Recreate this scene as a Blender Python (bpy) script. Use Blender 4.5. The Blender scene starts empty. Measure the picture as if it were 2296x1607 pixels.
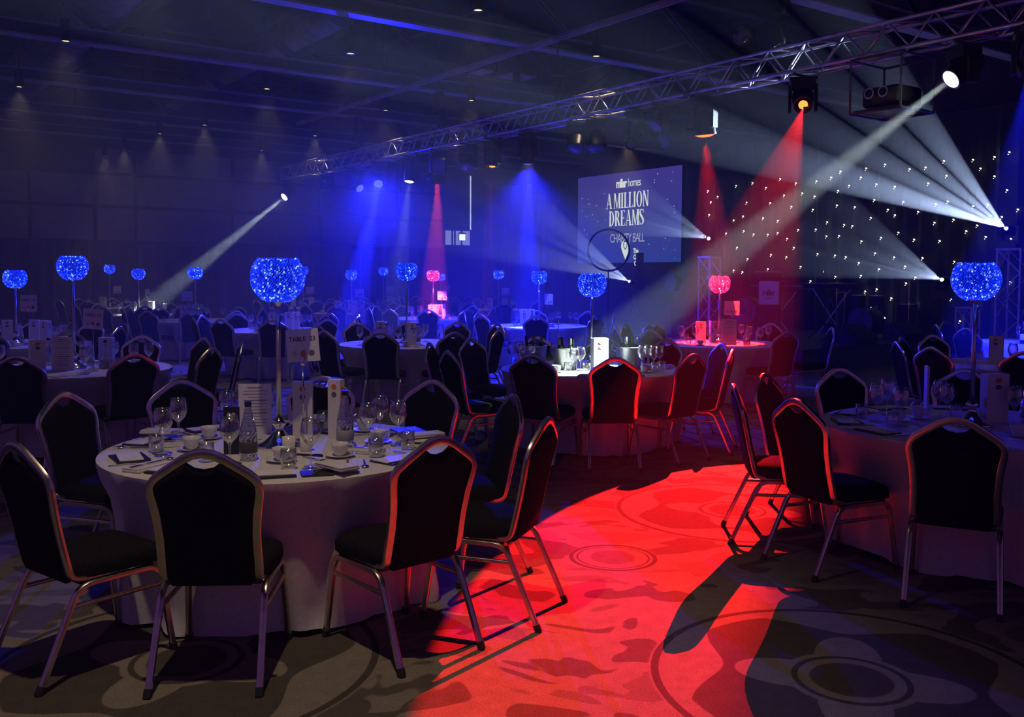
import bpy, math, random
from mathutils import Vector, Matrix, Euler

random.seed(23)
SC = bpy.context.scene
COL = SC.collection

# ------------------------------------------------------------------ camera
YAW = math.radians(35.5)
PITCH = math.atan(115.0 / 2100.0)
cam_data = bpy.data.cameras.new('camera')
cam_data.sensor_width = 36.0
cam_data.lens = 36.0 * 2100.0 / 2296.0
cam_data.shift_y = -71.5 / 2296.0
cam_data.clip_start = 0.05
cam_data.clip_end = 200.0
cam = bpy.data.objects.new('camera', cam_data)
COL.objects.link(cam)
cam.location = (0, 0, 1.58)
cam.rotation_mode = 'XYZ'
cam.matrix_world = (Matrix.Translation((0, 0, 1.58)) @ Matrix.Rotation(-YAW, 4, 'Z')
                    @ Matrix.Rotation(math.pi / 2 - PITCH, 4, 'X') @ Matrix.Rotation(math.radians(0.25), 4, 'Z'))
SC.camera = cam

# ------------------------------------------------------------------ world, exposure
world = bpy.data.worlds.new('hall_ambient')
SC.world = world
world.use_nodes = True
world.node_tree.nodes['Background'].inputs[0].default_value = (0.48, 0.18, 0.88, 1)
world.node_tree.nodes['Background'].inputs[1].default_value = 0.095  # added purple fill in place of light bounced around the unseen hall

SC.view_settings.view_transform = 'Standard'
SC.view_settings.look = 'None'
SC.view_settings.exposure = 0.3
SC.view_settings.gamma = 1.0
SC.view_settings.use_curve_mapping = False
cy = SC.cycles
cy.use_denoising = True
cy.use_adaptive_sampling = True
cy.adaptive_threshold = 0.2
cy.max_bounces = 4
cy.diffuse_bounces = 2
cy.glossy_bounces = 2
cy.transmission_bounces = 3
cy.transparent_max_bounces = 12
cy.volume_bounces = 0
cy.caustics_reflective = False
cy.caustics_refractive = False
cy.sample_clamp_indirect = 2.0
cy.blur_glossy = 1.0
cy.use_light_tree = True

# ------------------------------------------------------------------ helpers
CS, SN = math.cos(YAW), math.sin(YAW)


def W(u, z, h=0.0):
    """floor plan of the hall surveyed from the doorway: z metres ahead, u metres to the side"""
    return Vector((SN * z + CS * u, CS * z - SN * u, h))


def new_obj(name, data, parent=None, loc=(0, 0, 0), rz=0.0, rot=None, scale=None):
    o = bpy.data.objects.new(name, data)
    COL.objects.link(o)
    if parent is not None:
        o.parent = parent
    o.location = loc
    if rot is not None:
        o.rotation_euler = rot
    elif rz:
        o.rotation_euler = (0, 0, rz)
    if scale is not None:
        o.scale = scale
    return o


def tag(o, label=None, cat=None, group=None, kind=None):
    if label:
        o['label'] = label
    if cat:
        o['category'] = cat
    if group:
        o['group'] = group
    if kind:
        o['kind'] = kind
    return o


class MB:
    """collects vertices and faces of one mesh"""

    def __init__(self):
        self.v, self.f, self.m = [], [], []
        self.mi = 0

    def add(self, vs, fs):
        b = len(self.v)
        self.v += [tuple(p) for p in vs]
        for f in fs:
            self.f.append(tuple(i + b for i in f))
            self.m.append(self.mi)
        return self

    def box(self, c, s, rot=None):
        hx, hy, hz = s[0] / 2, s[1] / 2, s[2] / 2
        P = [Vector((x, y, z)) for x in (-hx, hx) for y in (-hy, hy) for z in (-hz, hz)]
        if rot is not None:
            P = [rot @ p for p in P]
        c = Vector(c)
        return self.add([p + c for p in P], [(0, 1, 3, 2), (4, 6, 7, 5), (0, 4, 5, 1), (2, 3, 7, 6), (0, 2, 6, 4), (1, 5, 7, 3)])

    def rbox(self, c, s, r=0.01):
        """box with chamfered vertical and horizontal edges (two-step)"""
        hx, hy, hz = s[0] / 2, s[1] / 2, s[2] / 2
        k = r * 0.3
        rings = []
        for z, ins in ((-hz, r), (-hz + k, k), (-hz + r, 0), (hz - r, 0), (hz - k, k), (hz, r)):
            ring = []
            x, y = hx - ins, hy - ins
            for sx, sy, order in ((1, 1, 0), (-1, 1, 1), (-1, -1, 0), (1, -1, 1)):
                a, b = (x, y - r), (x - r, y)
                pts = (a, b) if order == 0 else (b, a)
                for px, py in pts:
                    ring.append((c[0] + sx * px, c[1] + sy * py, c[2] + z))
            rings.append(ring)
        return self.loft(rings, True, True)

    def loft(self, rings, cap0=True, cap1=True, closed=True):
        n = len(rings[0])
        vs = [p for r in rings for p in r]
        fs = []
        for i in range(len(rings) - 1):
            for j in range(n if closed else n - 1):
                a, b = i * n + j, i * n + (j + 1) % n
                fs.append((a, b, b + n, a + n))
        if cap0:
            fs.append(tuple(reversed(range(n))))
        if cap1:
            fs.append(tuple(range((len(rings) - 1) * n, len(rings) * n)))
        return self.add(vs, fs)

    def lathe(self, prof, n=20, cap0=False, cap1=False, c=(0, 0, 0), wob=None):
        rings = []
        for r, z in prof:
            rings.append([(c[0] + r * math.cos(2 * math.pi * k / n), c[1] + r * math.sin(2 * math.pi * k / n), c[2] + z) for k in range(n)])
        return self.loft(rings, cap0, cap1)

    def tube(self, path, r, n=8, cap=True, prof=None, ref=None):
        """sweep a circle (or a 2-D profile) along a polyline"""
        path = [Vector(p) for p in path]
        if prof is None:
            prof = [(r * math.cos(2 * math.pi * k / n), r * math.sin(2 * math.pi * k / n)) for k in range(n)]
        T = []
        for i in range(len(path)):
            a = path[i] - path[i - 1] if i > 0 else None
            b = path[i + 1] - path[i] if i < len(path) - 1 else None
            if a is not None and b is not None:
                t = a.normalized() + b.normalized()
            else:
                t = a if a is not None else b
            T.append(t.normalized())
        ref = Vector(ref) if ref is not None else (Vector((0, 0, 1)) if abs(T[0].z) < 0.9 else Vector((1, 0, 0)))
        nrm = (ref - T[0] * ref.dot(T[0])).normalized()
        rings = []
        for i, p in enumerate(path):
            if i > 0:
                q = T[i - 1].rotation_difference(T[i])
                nrm = q @ nrm
                nrm = (nrm - T[i] * nrm.dot(T[i])).normalized()
            bn = T[i].cross(nrm)
            k = 1.0
            if 0 < i < len(path) - 1:
                k = 1.0
            rings.append([p + nrm * (x * k) + bn * (y * k) for x, y in prof])
        return self.loft(rings, cap, cap)

    def prism(self, poly, z0, z1):
        n = len(poly)
        vs = [(x, y, z0) for x, y in poly] + [(x, y, z1) for x, y in poly]
        fs = [tuple(reversed(range(n))), tuple(range(n, 2 * n))]
        fs += [(i, (i + 1) % n, (i + 1) % n + n, i + n) for i in range(n)]
        return self.add(vs, fs)

    def sphere(self, c, r, nu=10, nv=6, sz=1.0):
        prof = [(max(1e-4, r * math.sin(math.pi * k / nv)), -r * sz * math.cos(math.pi * k / nv)) for k in range(nv + 1)]
        return self.lathe(prof, nu, True, True, c)

    def mesh(self, name, mats, smooth=True, angle=None):
        me = bpy.data.meshes.new(name)
        me.from_pydata(self.v, [], self.f)
        if not isinstance(mats, (list, tuple)):
            mats = [mats]
        for m in mats:
            me.materials.append(m)
        if any(self.m):
            me.polygons.foreach_set('material_index', self.m)
        me.polygons.foreach_set('use_smooth', [bool(smooth)] * len(me.polygons))
        me.update()
        if smooth and angle is not None:
            me.set_sharp_from_angle(angle=math.radians(angle))
        return me


def fillet(pts, radii, n=5):
    """round the corners of an open polyline"""
    pts = [Vector(p) for p in pts]
    out = [pts[0]]
    for i in range(1, len(pts) - 1):
        r = radii[i] if isinstance(radii, (list, tuple)) else radii
        p, a, b = pts[i], pts[i - 1], pts[i + 1]
        if r <= 0:
            out.append(p)
            continue
        da, db = (a - p), (b - p)
        ra, rb = min(r, da.length * 0.49), min(r, db.length * 0.49)
        s, e = p + da.normalized() * ra, p + db.normalized() * rb
        for k in range(n + 1):
            t = k / n
            out.append(s * (1 - t) ** 2 + p * 2 * t * (1 - t) + e * t ** 2)
    out.append(pts[-1])
    return out


def mb_obj(name, mb, mat, parent=None, loc=(0, 0, 0), smooth=True, angle=40, **kw):
    return new_obj(name, mb.mesh(name, mat, smooth, angle), parent, loc, **kw)


def struct(name, mb, mat, label=None, parent=None, smooth=False, **kw):
    o = mb_obj(name, mb, mat, parent, smooth=smooth, **kw)
    if parent is None:
        tag(o, label, None, None, 'structure')
    return o


def empty(name, loc=(0, 0, 0), rz=0.0):
    o = bpy.data.objects.new(name, None)
    COL.objects.link(o)
    o.empty_display_size = 0.1
    o.location = loc
    o.rotation_euler = (0, 0, rz)
    return o


def thing(name, label, cat, loc=(0, 0, 0), rz=0.0, group=None, kind=None):
    return tag(empty(name, loc, rz), label, cat, group, kind)


def spawn(kit, name, label, cat, loc, rz=0.0, group=None, scale=None):
    """a copy of a thing: kit is a mesh, or a list of (part name, mesh, [sub-parts])"""
    if not isinstance(kit, list):
        o = new_obj(name, kit, None, loc, rz)
        if scale is not None:
            o.scale = scale
        return tag(o, label, cat, group)
    r = thing(name, label, cat, loc, rz, group)
    if scale is not None:
        r.scale = scale
    for part in kit:
        p = new_obj(part[0], part[1], r)
        for sub in (part[2] if len(part) > 2 else ()):
            new_obj(sub[0], sub[1], p)
    return r


_text_cache = {}


def text_mesh(body, size, mat, depth=0.0, align='CENTER', space=1.0, bold=0.0):
    cu = bpy.data.curves.new('lettering', 'FONT')
    cu.body = body
    cu.size = size
    cu.align_x = align
    cu.align_y = 'CENTER'
    cu.extrude = depth
    cu.space_character = space
    cu.offset = bold
    cu.resolution_u = 3
    o = bpy.data.objects.new('lettering', cu)
    COL.objects.link(o)
    dg = bpy.context.evaluated_depsgraph_get()
    me = bpy.data.meshes.new_from_object(o.evaluated_get(dg))
    bpy.data.objects.remove(o)
    bpy.data.curves.remove(cu)
    me.materials.clear()
    me.materials.append(mat)
    return me


def spot(name, loc, target, color, power, deg, blend=0.15, radius=0.04, parent=None):
    ld = bpy.data.lights.new(name, 'SPOT')
    ld.color = color
    ld.energy = power
    ld.spot_size = math.radians(deg)
    ld.spot_blend = blend
    ld.shadow_soft_size = radius
    o = bpy.data.objects.new(name, ld)
    COL.objects.link(o)
    loc = Vector(loc)
    d = Vector(target) - loc
    q = d.to_track_quat('-Z', 'Y')
    if parent is not None:
        o.parent = parent
        o.matrix_parent_inverse = Matrix.LocRotScale(parent.location, parent.rotation_euler, None).inverted()
    o.location = loc
    o.rotation_euler = q.to_euler()
    return o


def point(name, loc, color, power, radius=0.05, parent=None):
    ld = bpy.data.lights.new(name, 'POINT')
    ld.color = color
    ld.energy = power
    ld.shadow_soft_size = radius
    o = bpy.data.objects.new(name, ld)
    COL.objects.link(o)
    if parent is not None:
        o.parent = parent
        o.matrix_parent_inverse = Matrix.LocRotScale(parent.location, parent.rotation_euler, None).inverted()
    o.location = loc
    return o


# ------------------------------------------------------------------ materials
def mat(name, col, rough=0.6, metal=0.0, spec=0.5, emit=None, estr=0.0, sheen=0.0):
    m = bpy.data.materials.new(name)
    m.use_nodes = True
    b = m.node_tree.nodes['Principled BSDF']
    b.inputs['Base Color'].default_value = (*col, 1)
    b.inputs['Roughness'].default_value = rough
    b.inputs['Metallic'].default_value = metal
    b.inputs['Specular IOR Level'].default_value = spec
    if sheen:
        b.inputs['Sheen Weight'].default_value = sheen
    if emit:
        b.inputs['Emission Color'].default_value = (*emit, 1)
        b.inputs['Emission Strength'].default_value = estr
        m.cycles.emission_sampling = 'NONE'
    return m


def noise_col(m, c0, c1, scale=8.0, detail=3.0, lo=0.35, hi=0.65, bump=0.0, coord='Object', stretch=None):
    """colour variation (grain, weave, wear) on a material"""
    nt = m.node_tree
    b = nt.nodes['Principled BSDF']
    tc = nt.nodes.new('ShaderNodeTexCoord')
    src = tc.outputs[coord]
    if stretch:
        mp = nt.nodes.new('ShaderNodeMapping')
        mp.inputs['Scale'].default_value = stretch
        nt.links.new(src, mp.inputs['Vector'])
        src = mp.outputs[0]
    nz = nt.nodes.new('ShaderNodeTexNoise')
    nz.inputs['Scale'].default_value = scale
    nz.inputs['Detail'].default_value = detail
    nt.links.new(src, nz.inputs['Vector'])
    cr = nt.nodes.new('ShaderNodeValToRGB')
    cr.color_ramp.elements[0].position = lo
    cr.color_ramp.elements[1].position = hi
    cr.color_ramp.elements[0].color = (*c0, 1)
    cr.color_ramp.elements[1].color = (*c1, 1)
    nt.links.new(nz.outputs[0], cr.inputs[0])
    nt.links.new(cr.outputs[0], b.inputs['Base Color'])
    if bump:
        bp = nt.nodes.new('ShaderNodeBump')
        bp.inputs['Strength'].default_value = bump
        bp.inputs['Distance'].default_value = 0.01
        nt.links.new(nz.outputs[0], bp.inputs['Height'])
        nt.links.new(bp.outputs[0], b.inputs['Normal'])
    return m


def glass_mat(name, tint=(0.99, 0.995, 1.0), rough=0.09, base=0.05):
    """thin clear glass: mostly see-through, mirror-like towards its edges"""
    m = bpy.data.materials.new(name)
    m.use_nodes = True
    nt = m.node_tree
    nt.nodes.clear()
    out = nt.nodes.new('ShaderNodeOutputMaterial')
    tr = nt.nodes.new('ShaderNodeBsdfTransparent')
    tr.inputs[0].default_value = (*tint, 1)
    gl = nt.nodes.new('ShaderNodeBsdfGlossy')
    gl.inputs['Roughness'].default_value = rough
    gl.inputs['Color'].default_value = (1, 1, 1, 1)
    lw = nt.nodes.new('ShaderNodeLayerWeight')
    lw.inputs['Blend'].default_value = 0.45
    mr = nt.nodes.new('ShaderNodeMapRange')
    mr.inputs['To Min'].default_value = base
    mr.inputs['To Max'].default_value = 0.92
    nt.links.new(lw.outputs['Facing'], mr.inputs['Value'])
    mx = nt.nodes.new('ShaderNodeMixShader')
    nt.links.new(mr.outputs[0], mx.inputs[0])
    nt.links.new(tr.outputs[0], mx.inputs[1])
    nt.links.new(gl.outputs[0], mx.inputs[2])
    nt.links.new(mx.outputs[0], out.inputs['Surface'])
    return m


def emis(name, col, strength):
    m = bpy.data.materials.new(name)
    m.use_nodes = True
    nt = m.node_tree
    nt.nodes.clear()
    out = nt.nodes.new('ShaderNodeOutputMaterial')
    e = nt.nodes.new('ShaderNodeEmission')
    e.inputs[0].default_value = (*col, 1)
    e.inputs[1].default_value = strength
    nt.links.new(e.outputs[0], out.inputs['Surface'])
    m.cycles.emission_sampling = 'NONE'
    return m


M = {}
M['wall'] = noise_col(mat('wall_paint', (0.05, 0.05, 0.055), 0.8), (0.045, 0.045, 0.05), (0.06, 0.06, 0.065), 3)
M['panel'] = noise_col(mat('acoustic_panel', (0.3, 0.3, 0.3), 0.9), (0.27, 0.27, 0.27), (0.34, 0.34, 0.33), 6)
M['drape'] = noise_col(mat('black_drape', (0.012, 0.012, 0.014), 0.9, sheen=0.2), (0.010, 0.010, 0.012), (0.02, 0.02, 0.022), 5)
M['ceiling'] = mat('ceiling_black', (0.008, 0.008, 0.010), 0.9)
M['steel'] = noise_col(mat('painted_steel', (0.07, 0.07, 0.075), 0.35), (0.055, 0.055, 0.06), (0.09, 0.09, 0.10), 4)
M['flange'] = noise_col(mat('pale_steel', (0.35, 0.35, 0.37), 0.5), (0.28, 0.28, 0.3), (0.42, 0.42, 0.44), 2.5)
M['duct'] = noise_col(mat('duct_steel', (0.35, 0.35, 0.36), 0.4, 0.6), (0.28, 0.28, 0.3), (0.42, 0.42, 0.43), 5)
M['alu'] = noise_col(mat('truss_aluminium', (0.7, 0.7, 0.72), 0.4, 0.9), (0.6, 0.6, 0.62), (0.8, 0.8, 0.82), 10)
M['black'] = mat('fixture_black', (0.012, 0.012, 0.013), 0.4)
M['blackgloss'] = mat('gloss_black', (0.01, 0.01, 0.011), 0.15)
M['rubber'] = mat('rubber', (0.02, 0.02, 0.02), 0.8)
M['chairframe'] = noise_col(mat('champagne_tube', (0.72, 0.66, 0.56), 0.28, 1.0), (0.66, 0.6, 0.5), (0.78, 0.72, 0.62), 20)
M['fabric'] = noise_col(mat('black_fabric', (0.012, 0.012, 0.014), 0.9, 0.0, 0.04), (0.010, 0.010, 0.012), (0.020, 0.020, 0.023), 120, bump=0.15)
M['cloth'] = noise_col(mat('white_linen', (0.75, 0.74, 0.72), 0.8, sheen=0.2), (0.70, 0.69, 0.67), (0.79, 0.78, 0.76), 60, bump=0.05)
M['glass'] = glass_mat('clear_glass')
M['china'] = mat('white_china', (0.8, 0.8, 0.78), 0.2)
M['chrome'] = mat('polished_steel', (0.85, 0.85, 0.86), 0.12, 1.0)
M['brushed'] = noise_col(mat('brushed_steel', (0.62, 0.62, 0.62), 0.32, 1.0), (0.55, 0.55, 0.55), (0.7, 0.7, 0.7), 30, stretch=(8, 8, 0.3))
M['paper'] = noise_col(mat('white_card', (0.8, 0.79, 0.76), 0.6), (0.78, 0.77, 0.74), (0.83, 0.82, 0.79), 40)
M['ink'] = mat('dark_ink', (0.012, 0.012, 0.03), 0.5)
M['inkgrey'] = mat('grey_ink', (0.16, 0.15, 0.18), 0.5)
M['inkpale'] = mat('pale_ink', (0.55, 0.53, 0.54), 0.5)
M['orange'] = mat('orange_ink', (0.75, 0.22, 0.05), 0.5)
M['slate'] = noise_col(mat('black_card', (0.015, 0.015, 0.018), 0.5), (0.012, 0.012, 0.014), (0.025, 0.025, 0.03), 12)
M['navy'] = mat('navy_card', (0.01, 0.012, 0.05), 0.5)
M['bottle'] = glass_mat('bottle_glass', (0.72, 0.80, 0.88), 0.16, 0.34)
M['wine'] = mat('dark_wine_glass', (0.005, 0.008, 0.006), 0.08)
M['label'] = mat('bottle_label', (0.07, 0.07, 0.08), 0.4)
M['labelpale'] = mat('bottle_label_pale', (0.35, 0.35, 0.35), 0.5)
M['warmled'] = emis('warm_downlight', (1.0, 0.72, 0.30), 2.6)
M['starled'] = emis('star_led', (1.0, 0.95, 0.66), 6.0)
M['whitelens'] = emis('white_lens', (0.92, 1.0, 0.95), 30.0)
M['whitesoft'] = emis('white_lens_soft', (0.92, 1.0, 0.85), 4.0)
M['bluelens'] = emis('blue_lens', (0.10, 0.14, 1.0), 1.0)
M['redlens'] = emis('red_lens', (1.0, 0.07, 0.015), 5.0)
M['amberlens'] = emis('amber_lens', (1.0, 0.12, 0.02), 4.0)
M['lensglass'] = mat('lens_glass', (0.05, 0.06, 0.10), 0.05, 0.0, 1.0)
M['exitgreen'] = emis('exit_green', (0.45, 1.0, 0.45), 1.6)
M['exitwhite'] = emis('exit_white', (0.95, 1.0, 0.85), 1.6)
M['daylight'] = emis('corridor_light', (0.45, 0.5, 0.85), 0.5)
M['gap'] = emis('door_gap_light', (0.55, 0.7, 1.0), 1.0)
M['wood'] = noise_col(mat('dance_floor_wood', (0.2, 0.16, 0.12), 0.25), (0.14, 0.11, 0.08), (0.26, 0.21, 0.16), 4, stretch=(1, 12, 1))
M['purplepanel'] = noise_col(mat('lectern_front', (0.035, 0.035, 0.038), 0.2), (0.03, 0.03, 0.033), (0.045, 0.045, 0.048), 3)
M['acrylic'] = glass_mat('acrylic', (0.9, 0.92, 1.0), 0.05, 0.10)
M['skin_drum'] = mat('drum_head', (0.12, 0.12, 0.13), 0.4)
M['brass'] = mat('brass', (0.75, 0.5, 0.2), 0.3, 1.0)

# ================================================================== the setting
# carpet with rings, petals and drifting blots
def carpet():
    m = bpy.data.materials.new('patterned_carpet')
    m.use_nodes = True
    nt = m.node_tree
    N, L = nt.nodes, nt.links
    bs = N['Principled BSDF']
    bs.inputs['Roughness'].default_value = 0.95
    bs.inputs['Specular IOR Level'].default_value = 0.15
    tc = N.new('ShaderNodeTexCoord')

    def math_(op, a, b=None, c=None):
        n = N.new('ShaderNodeMath')
        n.operation = op
        for i, x in enumerate((a, b, c)):
            if x is None:
                continue
            if isinstance(x, (int, float)):
                n.inputs[i].default_value = x
            else:
                L.new(x, n.inputs[i])
        return n.outputs[0]

    def vmath(op, a, b=None):
        n = N.new('ShaderNodeVectorMath')
        n.operation = op
        for i, x in enumerate((a, b)):
            if x is None:
                continue
            if isinstance(x, (tuple, list)):
                n.inputs[i].default_value = x
            else:
                L.new(x, n.inputs[i])
        return n.outputs['Value'] if op in ('LENGTH', 'DISTANCE') else n.outputs['Vector']

    def noise(scale, detail, vec, out=0):
        n = N.new('ShaderNodeTexNoise')
        n.inputs['Scale'].default_value = scale
        n.inputs['Detail'].default_value = detail
        L.new(vec, n.inputs['Vector'])
        return n.outputs[out]

    def smooth(x, lo, hi):
        n = N.new('ShaderNodeMapRange')
        n.interpolation_type = 'SMOOTHSTEP'
        L.new(x, n.inputs['Value'])
        n.inputs['From Min'].default_value = lo
        n.inputs['From Max'].default_value = hi
        return n.outputs[0]

    P = tc.outputs['Object']
    # lattice of ring motifs: rotate the carpet runs, repeat every 2.67 m
    mp = N.new('ShaderNodeMapping')
    mp.vector_type = 'TEXTURE'
    c0 = W(1.34, 3.60)
    mp.inputs['Location'].default_value = (c0.x, c0.y, 0)
    mp.inputs['Rotation'].default_value = (0, 0, -YAW - math.radians(3.4))
    L.new(P, mp.inputs['Vector'])
    per = 2.67

    def cell(off):
        q = vmath('ADD', mp.outputs[0], (per / 2 + off[0], per / 2 + off[1], 0))
        q = vmath('MODULO', vmath('ADD', q, (per * 20, per * 20, 0)), (per, per, per))
        return vmath('SUBTRACT', q, (per / 2, per / 2, 0))

    q = cell((0, 0))
    flat = vmath('MULTIPLY', q, (1, 1, 0))
    d = vmath('LENGTH', flat)
    sx = N.new('ShaderNodeSeparateXYZ')
    L.new(q, sx.inputs[0])
    ang = math_('ARCTAN2', sx.outputs[1], sx.outputs[0])

    def band(dist, r, w):
        return math_('SUBTRACT', 1.0, smooth(math_('ABSOLUTE', math_('SUBTRACT', dist, r)), w * 0.75, w))

    ring = math_('MAXIMUM', band(d, 0.765, 0.018), band(d, 0.215, 0.014))
    core = math_('SUBTRACT', 1.0, smooth(d, 0.15, 0.165))
    # four petals between the rings
    lobe = math_('COSINE', math_('MULTIPLY', math_('SUBTRACT', ang, math.radians(32)), 4.0))
    wid = math_('SUBTRACT', 1.0, math_('ABSOLUTE', math_('DIVIDE', math_('SUBTRACT', d, 0.47), 0.22)))
    petal = smooth(math_('ADD', math_('MULTIPLY', lobe, 0.55), math_('SUBTRACT', wid, 0.32)), 0.0, 0.05)
    petal = math_('MULTIPLY', petal, smooth(wid, 0.0, 0.06))
    inside = math_('SUBTRACT', 1.0, smooth(d, 0.78, 0.80))
    q2 = cell((0.86, 1.13))
    d2 = vmath('LENGTH', vmath('MULTIPLY', q2, (1, 1, 0)))
    ring2 = math_('MAXIMUM', band(d2, 0.235, 0.014), band(d2, 0.20, 0.006))
    core2 = math_('MULTIPLY', math_('SUBTRACT', 1.0, smooth(d2, 0.12, 0.135)), 0.6)
    in2 = math_('SUBTRACT', 1.0, smooth(d2, 0.24, 0.26))
    # blots
    warp = N.new('ShaderNodeVectorMath')
    warp.operation = 'ADD'
    L.new(vmath('MULTIPLY', mp.outputs[0], (1.0, 1.7, 1)), warp.inputs[0])
    L.new(vmath('SCALE', noise(1.3, 1.0, mp.outputs[0], 1)), warp.inputs[1])
    vs = N.new('ShaderNodeVectorMath')
    vs.operation = 'ADD'
    blot_n = noise(1.9, 2.0, warp.outputs[0])
    blot = smooth(blot_n, 0.545, 0.56)
    blot2 = math_('MULTIPLY', math_('SUBTRACT', 1.0, smooth(blot_n, 0.40, 0.412)), 0.55)
    blots = math_('MAXIMUM', blot, blot2)
    blots = math_('MULTIPLY', blots, math_('SUBTRACT', 1.0, math_('MAXIMUM', inside, in2)))
    dark = math_('MAXIMUM', math_('MAXIMUM', math_('MULTIPLY', ring, 1.0), math_('MULTIPLY', core, 0.95)),
                 math_('MAXIMUM', math_('MULTIPLY', petal, 0.95), math_('MAXIMUM', math_('MAXIMUM', ring2, core2), math_('MULTIPLY', blots, 0.8))))
    fine = noise(130, 3.0, P)
    mid = noise(14, 3.0, P)
    mx = N.new('ShaderNodeMix')
    mx.data_type = 'RGBA'
    L.new(dark, mx.inputs['Factor'])
    mx.inputs['A'].default_value = (0.26, 0.225, 0.18, 1)
    mx.inputs['B'].default_value = (0.085, 0.07, 0.058, 1)
    hv = N.new('ShaderNodeMix')
    hv.data_type = 'RGBA'
    hv.blend_type = 'MULTIPLY'
    hv.inputs['Factor'].default_value = 1.0
    L.new(mx.outputs['Result'], hv.inputs['A'])
    g = math_('ADD', math_('MULTIPLY', fine, 1.0), math_('ADD', math_('MULTIPLY', mid, 0.5), 0.25))
    cg = N.new('ShaderNodeCombineXYZ')
    for i in range(3):
        L.new(g, cg.inputs[i])
    L.new(cg.outputs[0], hv.inputs['B'])
    L.new(hv.outputs['Result'], bs.inputs['Base Color'])
    bp = N.new('ShaderNodeBump')
    bp.inputs['Strength'].default_value = 0.5
    bp.inputs['Distance'].default_value = 0.006
    L.new(fine, bp.inputs['Height'])
    L.new(bp.outputs[0], bs.inputs['Normal'])
    return m


X0, X1, Y0, Y1, ZC = -5.0, 18.7, -5.0, 28.0, 6.6
struct('floor', MB().box(((X0 + X1) / 2, (Y0 + Y1) / 2, -0.05), (X1 - X0, Y1 - Y0, 0.1)), carpet(), 'patterned carpet with rings and dark petals')
struct('ceiling', MB().box(((X0 + X1) / 2, (Y0 + Y1) / 2, ZC + 0.05), (X1 - X0, Y1 - Y0, 0.1)), M['ceiling'], 'black painted ceiling deck over the roof trusses')
wall_far = struct('wall_far', MB().box(((X0 + X1) / 2, Y1 + 0.1, ZC / 2), (X1 - X0, 0.2, ZC)), M['wall'], 'dark far wall with pale acoustic panels')
wall_right = struct('wall_right', MB().box((X1 + 0.1, (Y0 + Y1) / 2, ZC / 2), (0.2, Y1 - Y0, ZC)), M['wall'], 'dark side wall behind the stage')

# pale acoustic panels on the upper part of the far wall
PX = [-0.6, 2.0, 4.1, 5.72, 6.80, 9.60, 12.4, 15.2, 17.0]
PZ = [2.46, 3.45, 4.36, 5.1]
for i in range(len(PX) - 1):
    for j in range(len(PZ) - 1):
        if i in (0, 1, 2) and j == 2:
            continue
        g = 0.05
        w, h = PX[i + 1] - PX[i] - 2 * g, PZ[j + 1] - PZ[j] - 2 * g
        mb = MB().rbox((0, 0, 0), (w, 0.06, h), 0.015)
        mb_obj('panel', mb, M['panel'], wall_far, ((PX[i] + PX[i + 1]) / 2, Y1 - 0.03, (PZ[j] + PZ[j + 1]) / 2), smooth=False)

# black pipe-and-drape along the lower far wall and the stage-side wall
def drape(length, h, folds, amp):
    mb = MB()
    n = folds * 6
    rings = []
    for z in (0.0, h * 0.5, h):
        rings.append([(length * k / n, amp * math.sin(2 * math.pi * folds * k / n) * (1.1 - 0.3 * z / h) + amp * 0.3 * math.sin(1.7 * k), z) for k in range(n + 1)])
    rings2 = [[(x, y + 0.012, z) for x, y, z in r] for r in rings]
    mb.loft(rings, False, False, closed=False)
    mb.loft([list(reversed(r)) for r in rings2], False, False, closed=False)
    return mb


xs = [0.0, 3.2, 6.4, 9.6, 12.8, 16.0]
for i in range(5):
    o = mb_obj('black_drape', drape(3.18, 2.42 + 0.05 * math.sin(i * 2.1), 11, 0.05), M['drape'], None, (xs[i], Y1 - 0.35, 0.01))
    tag(o, 'floor-length black curtain hung along the lower far wall', 'curtain', 'black curtains along the far wall')
for i in range(2):
    o = mb_obj('black_drape', drape(2.9, 4.6, 9, 0.06), M['drape'], None, (X1 - 0.12, 23.0 + i * 2.45, 0.01), rz=math.pi / 2)
    o.scale = (0.8, 1, 1)
    tag(o, 'tall black curtain hung beside the projection screen', 'curtain', 'tall black curtains beside the screen')

# lit service hatch with an exit sign, high on the far wall next to the corner
win = empty('window_1', (17.62, Y1 - 0.02, 2.88))
tag(win, 'pale lit window strip with mullions by the far corner', None, None, 'structure')
px = [-0.55, -0.28, -0.21, -0.17, -0.12, 0.10, 0.15, 0.47]
for a, b in ((-0.55, -0.29), (-0.22, -0.18), (-0.12, 0.10), (0.16, 0.48)):
    mb_obj('pane', MB().box((0, 0, 0), (b - a, 0.02, 0.5)), M['daylight'], win, ((a + b) / 2, 0, 0), smooth=False)
fr = MB().box((-0.035, -0.01, 0.27), (1.08, 0.05, 0.04)).box((-0.035, -0.01, -0.27), (1.08, 0.05, 0.04))
for x in (-0.255, -0.15, 0.13, 0.5, -0.575):
    fr.box((x, -0.01, 0), (0.05, 0.05, 0.5))
mb_obj('window_frame', fr, M['steel'], win, smooth=False)
gp = MB().box((18.13, Y1 - 0.03, 4.13), (0.035, 0.03, 1.9))
tag(mb_obj('trim_1', gp, M['gap'], smooth=False), 'thin bright vertical gap of light above the window strip', None, None, 'structure')
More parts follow.
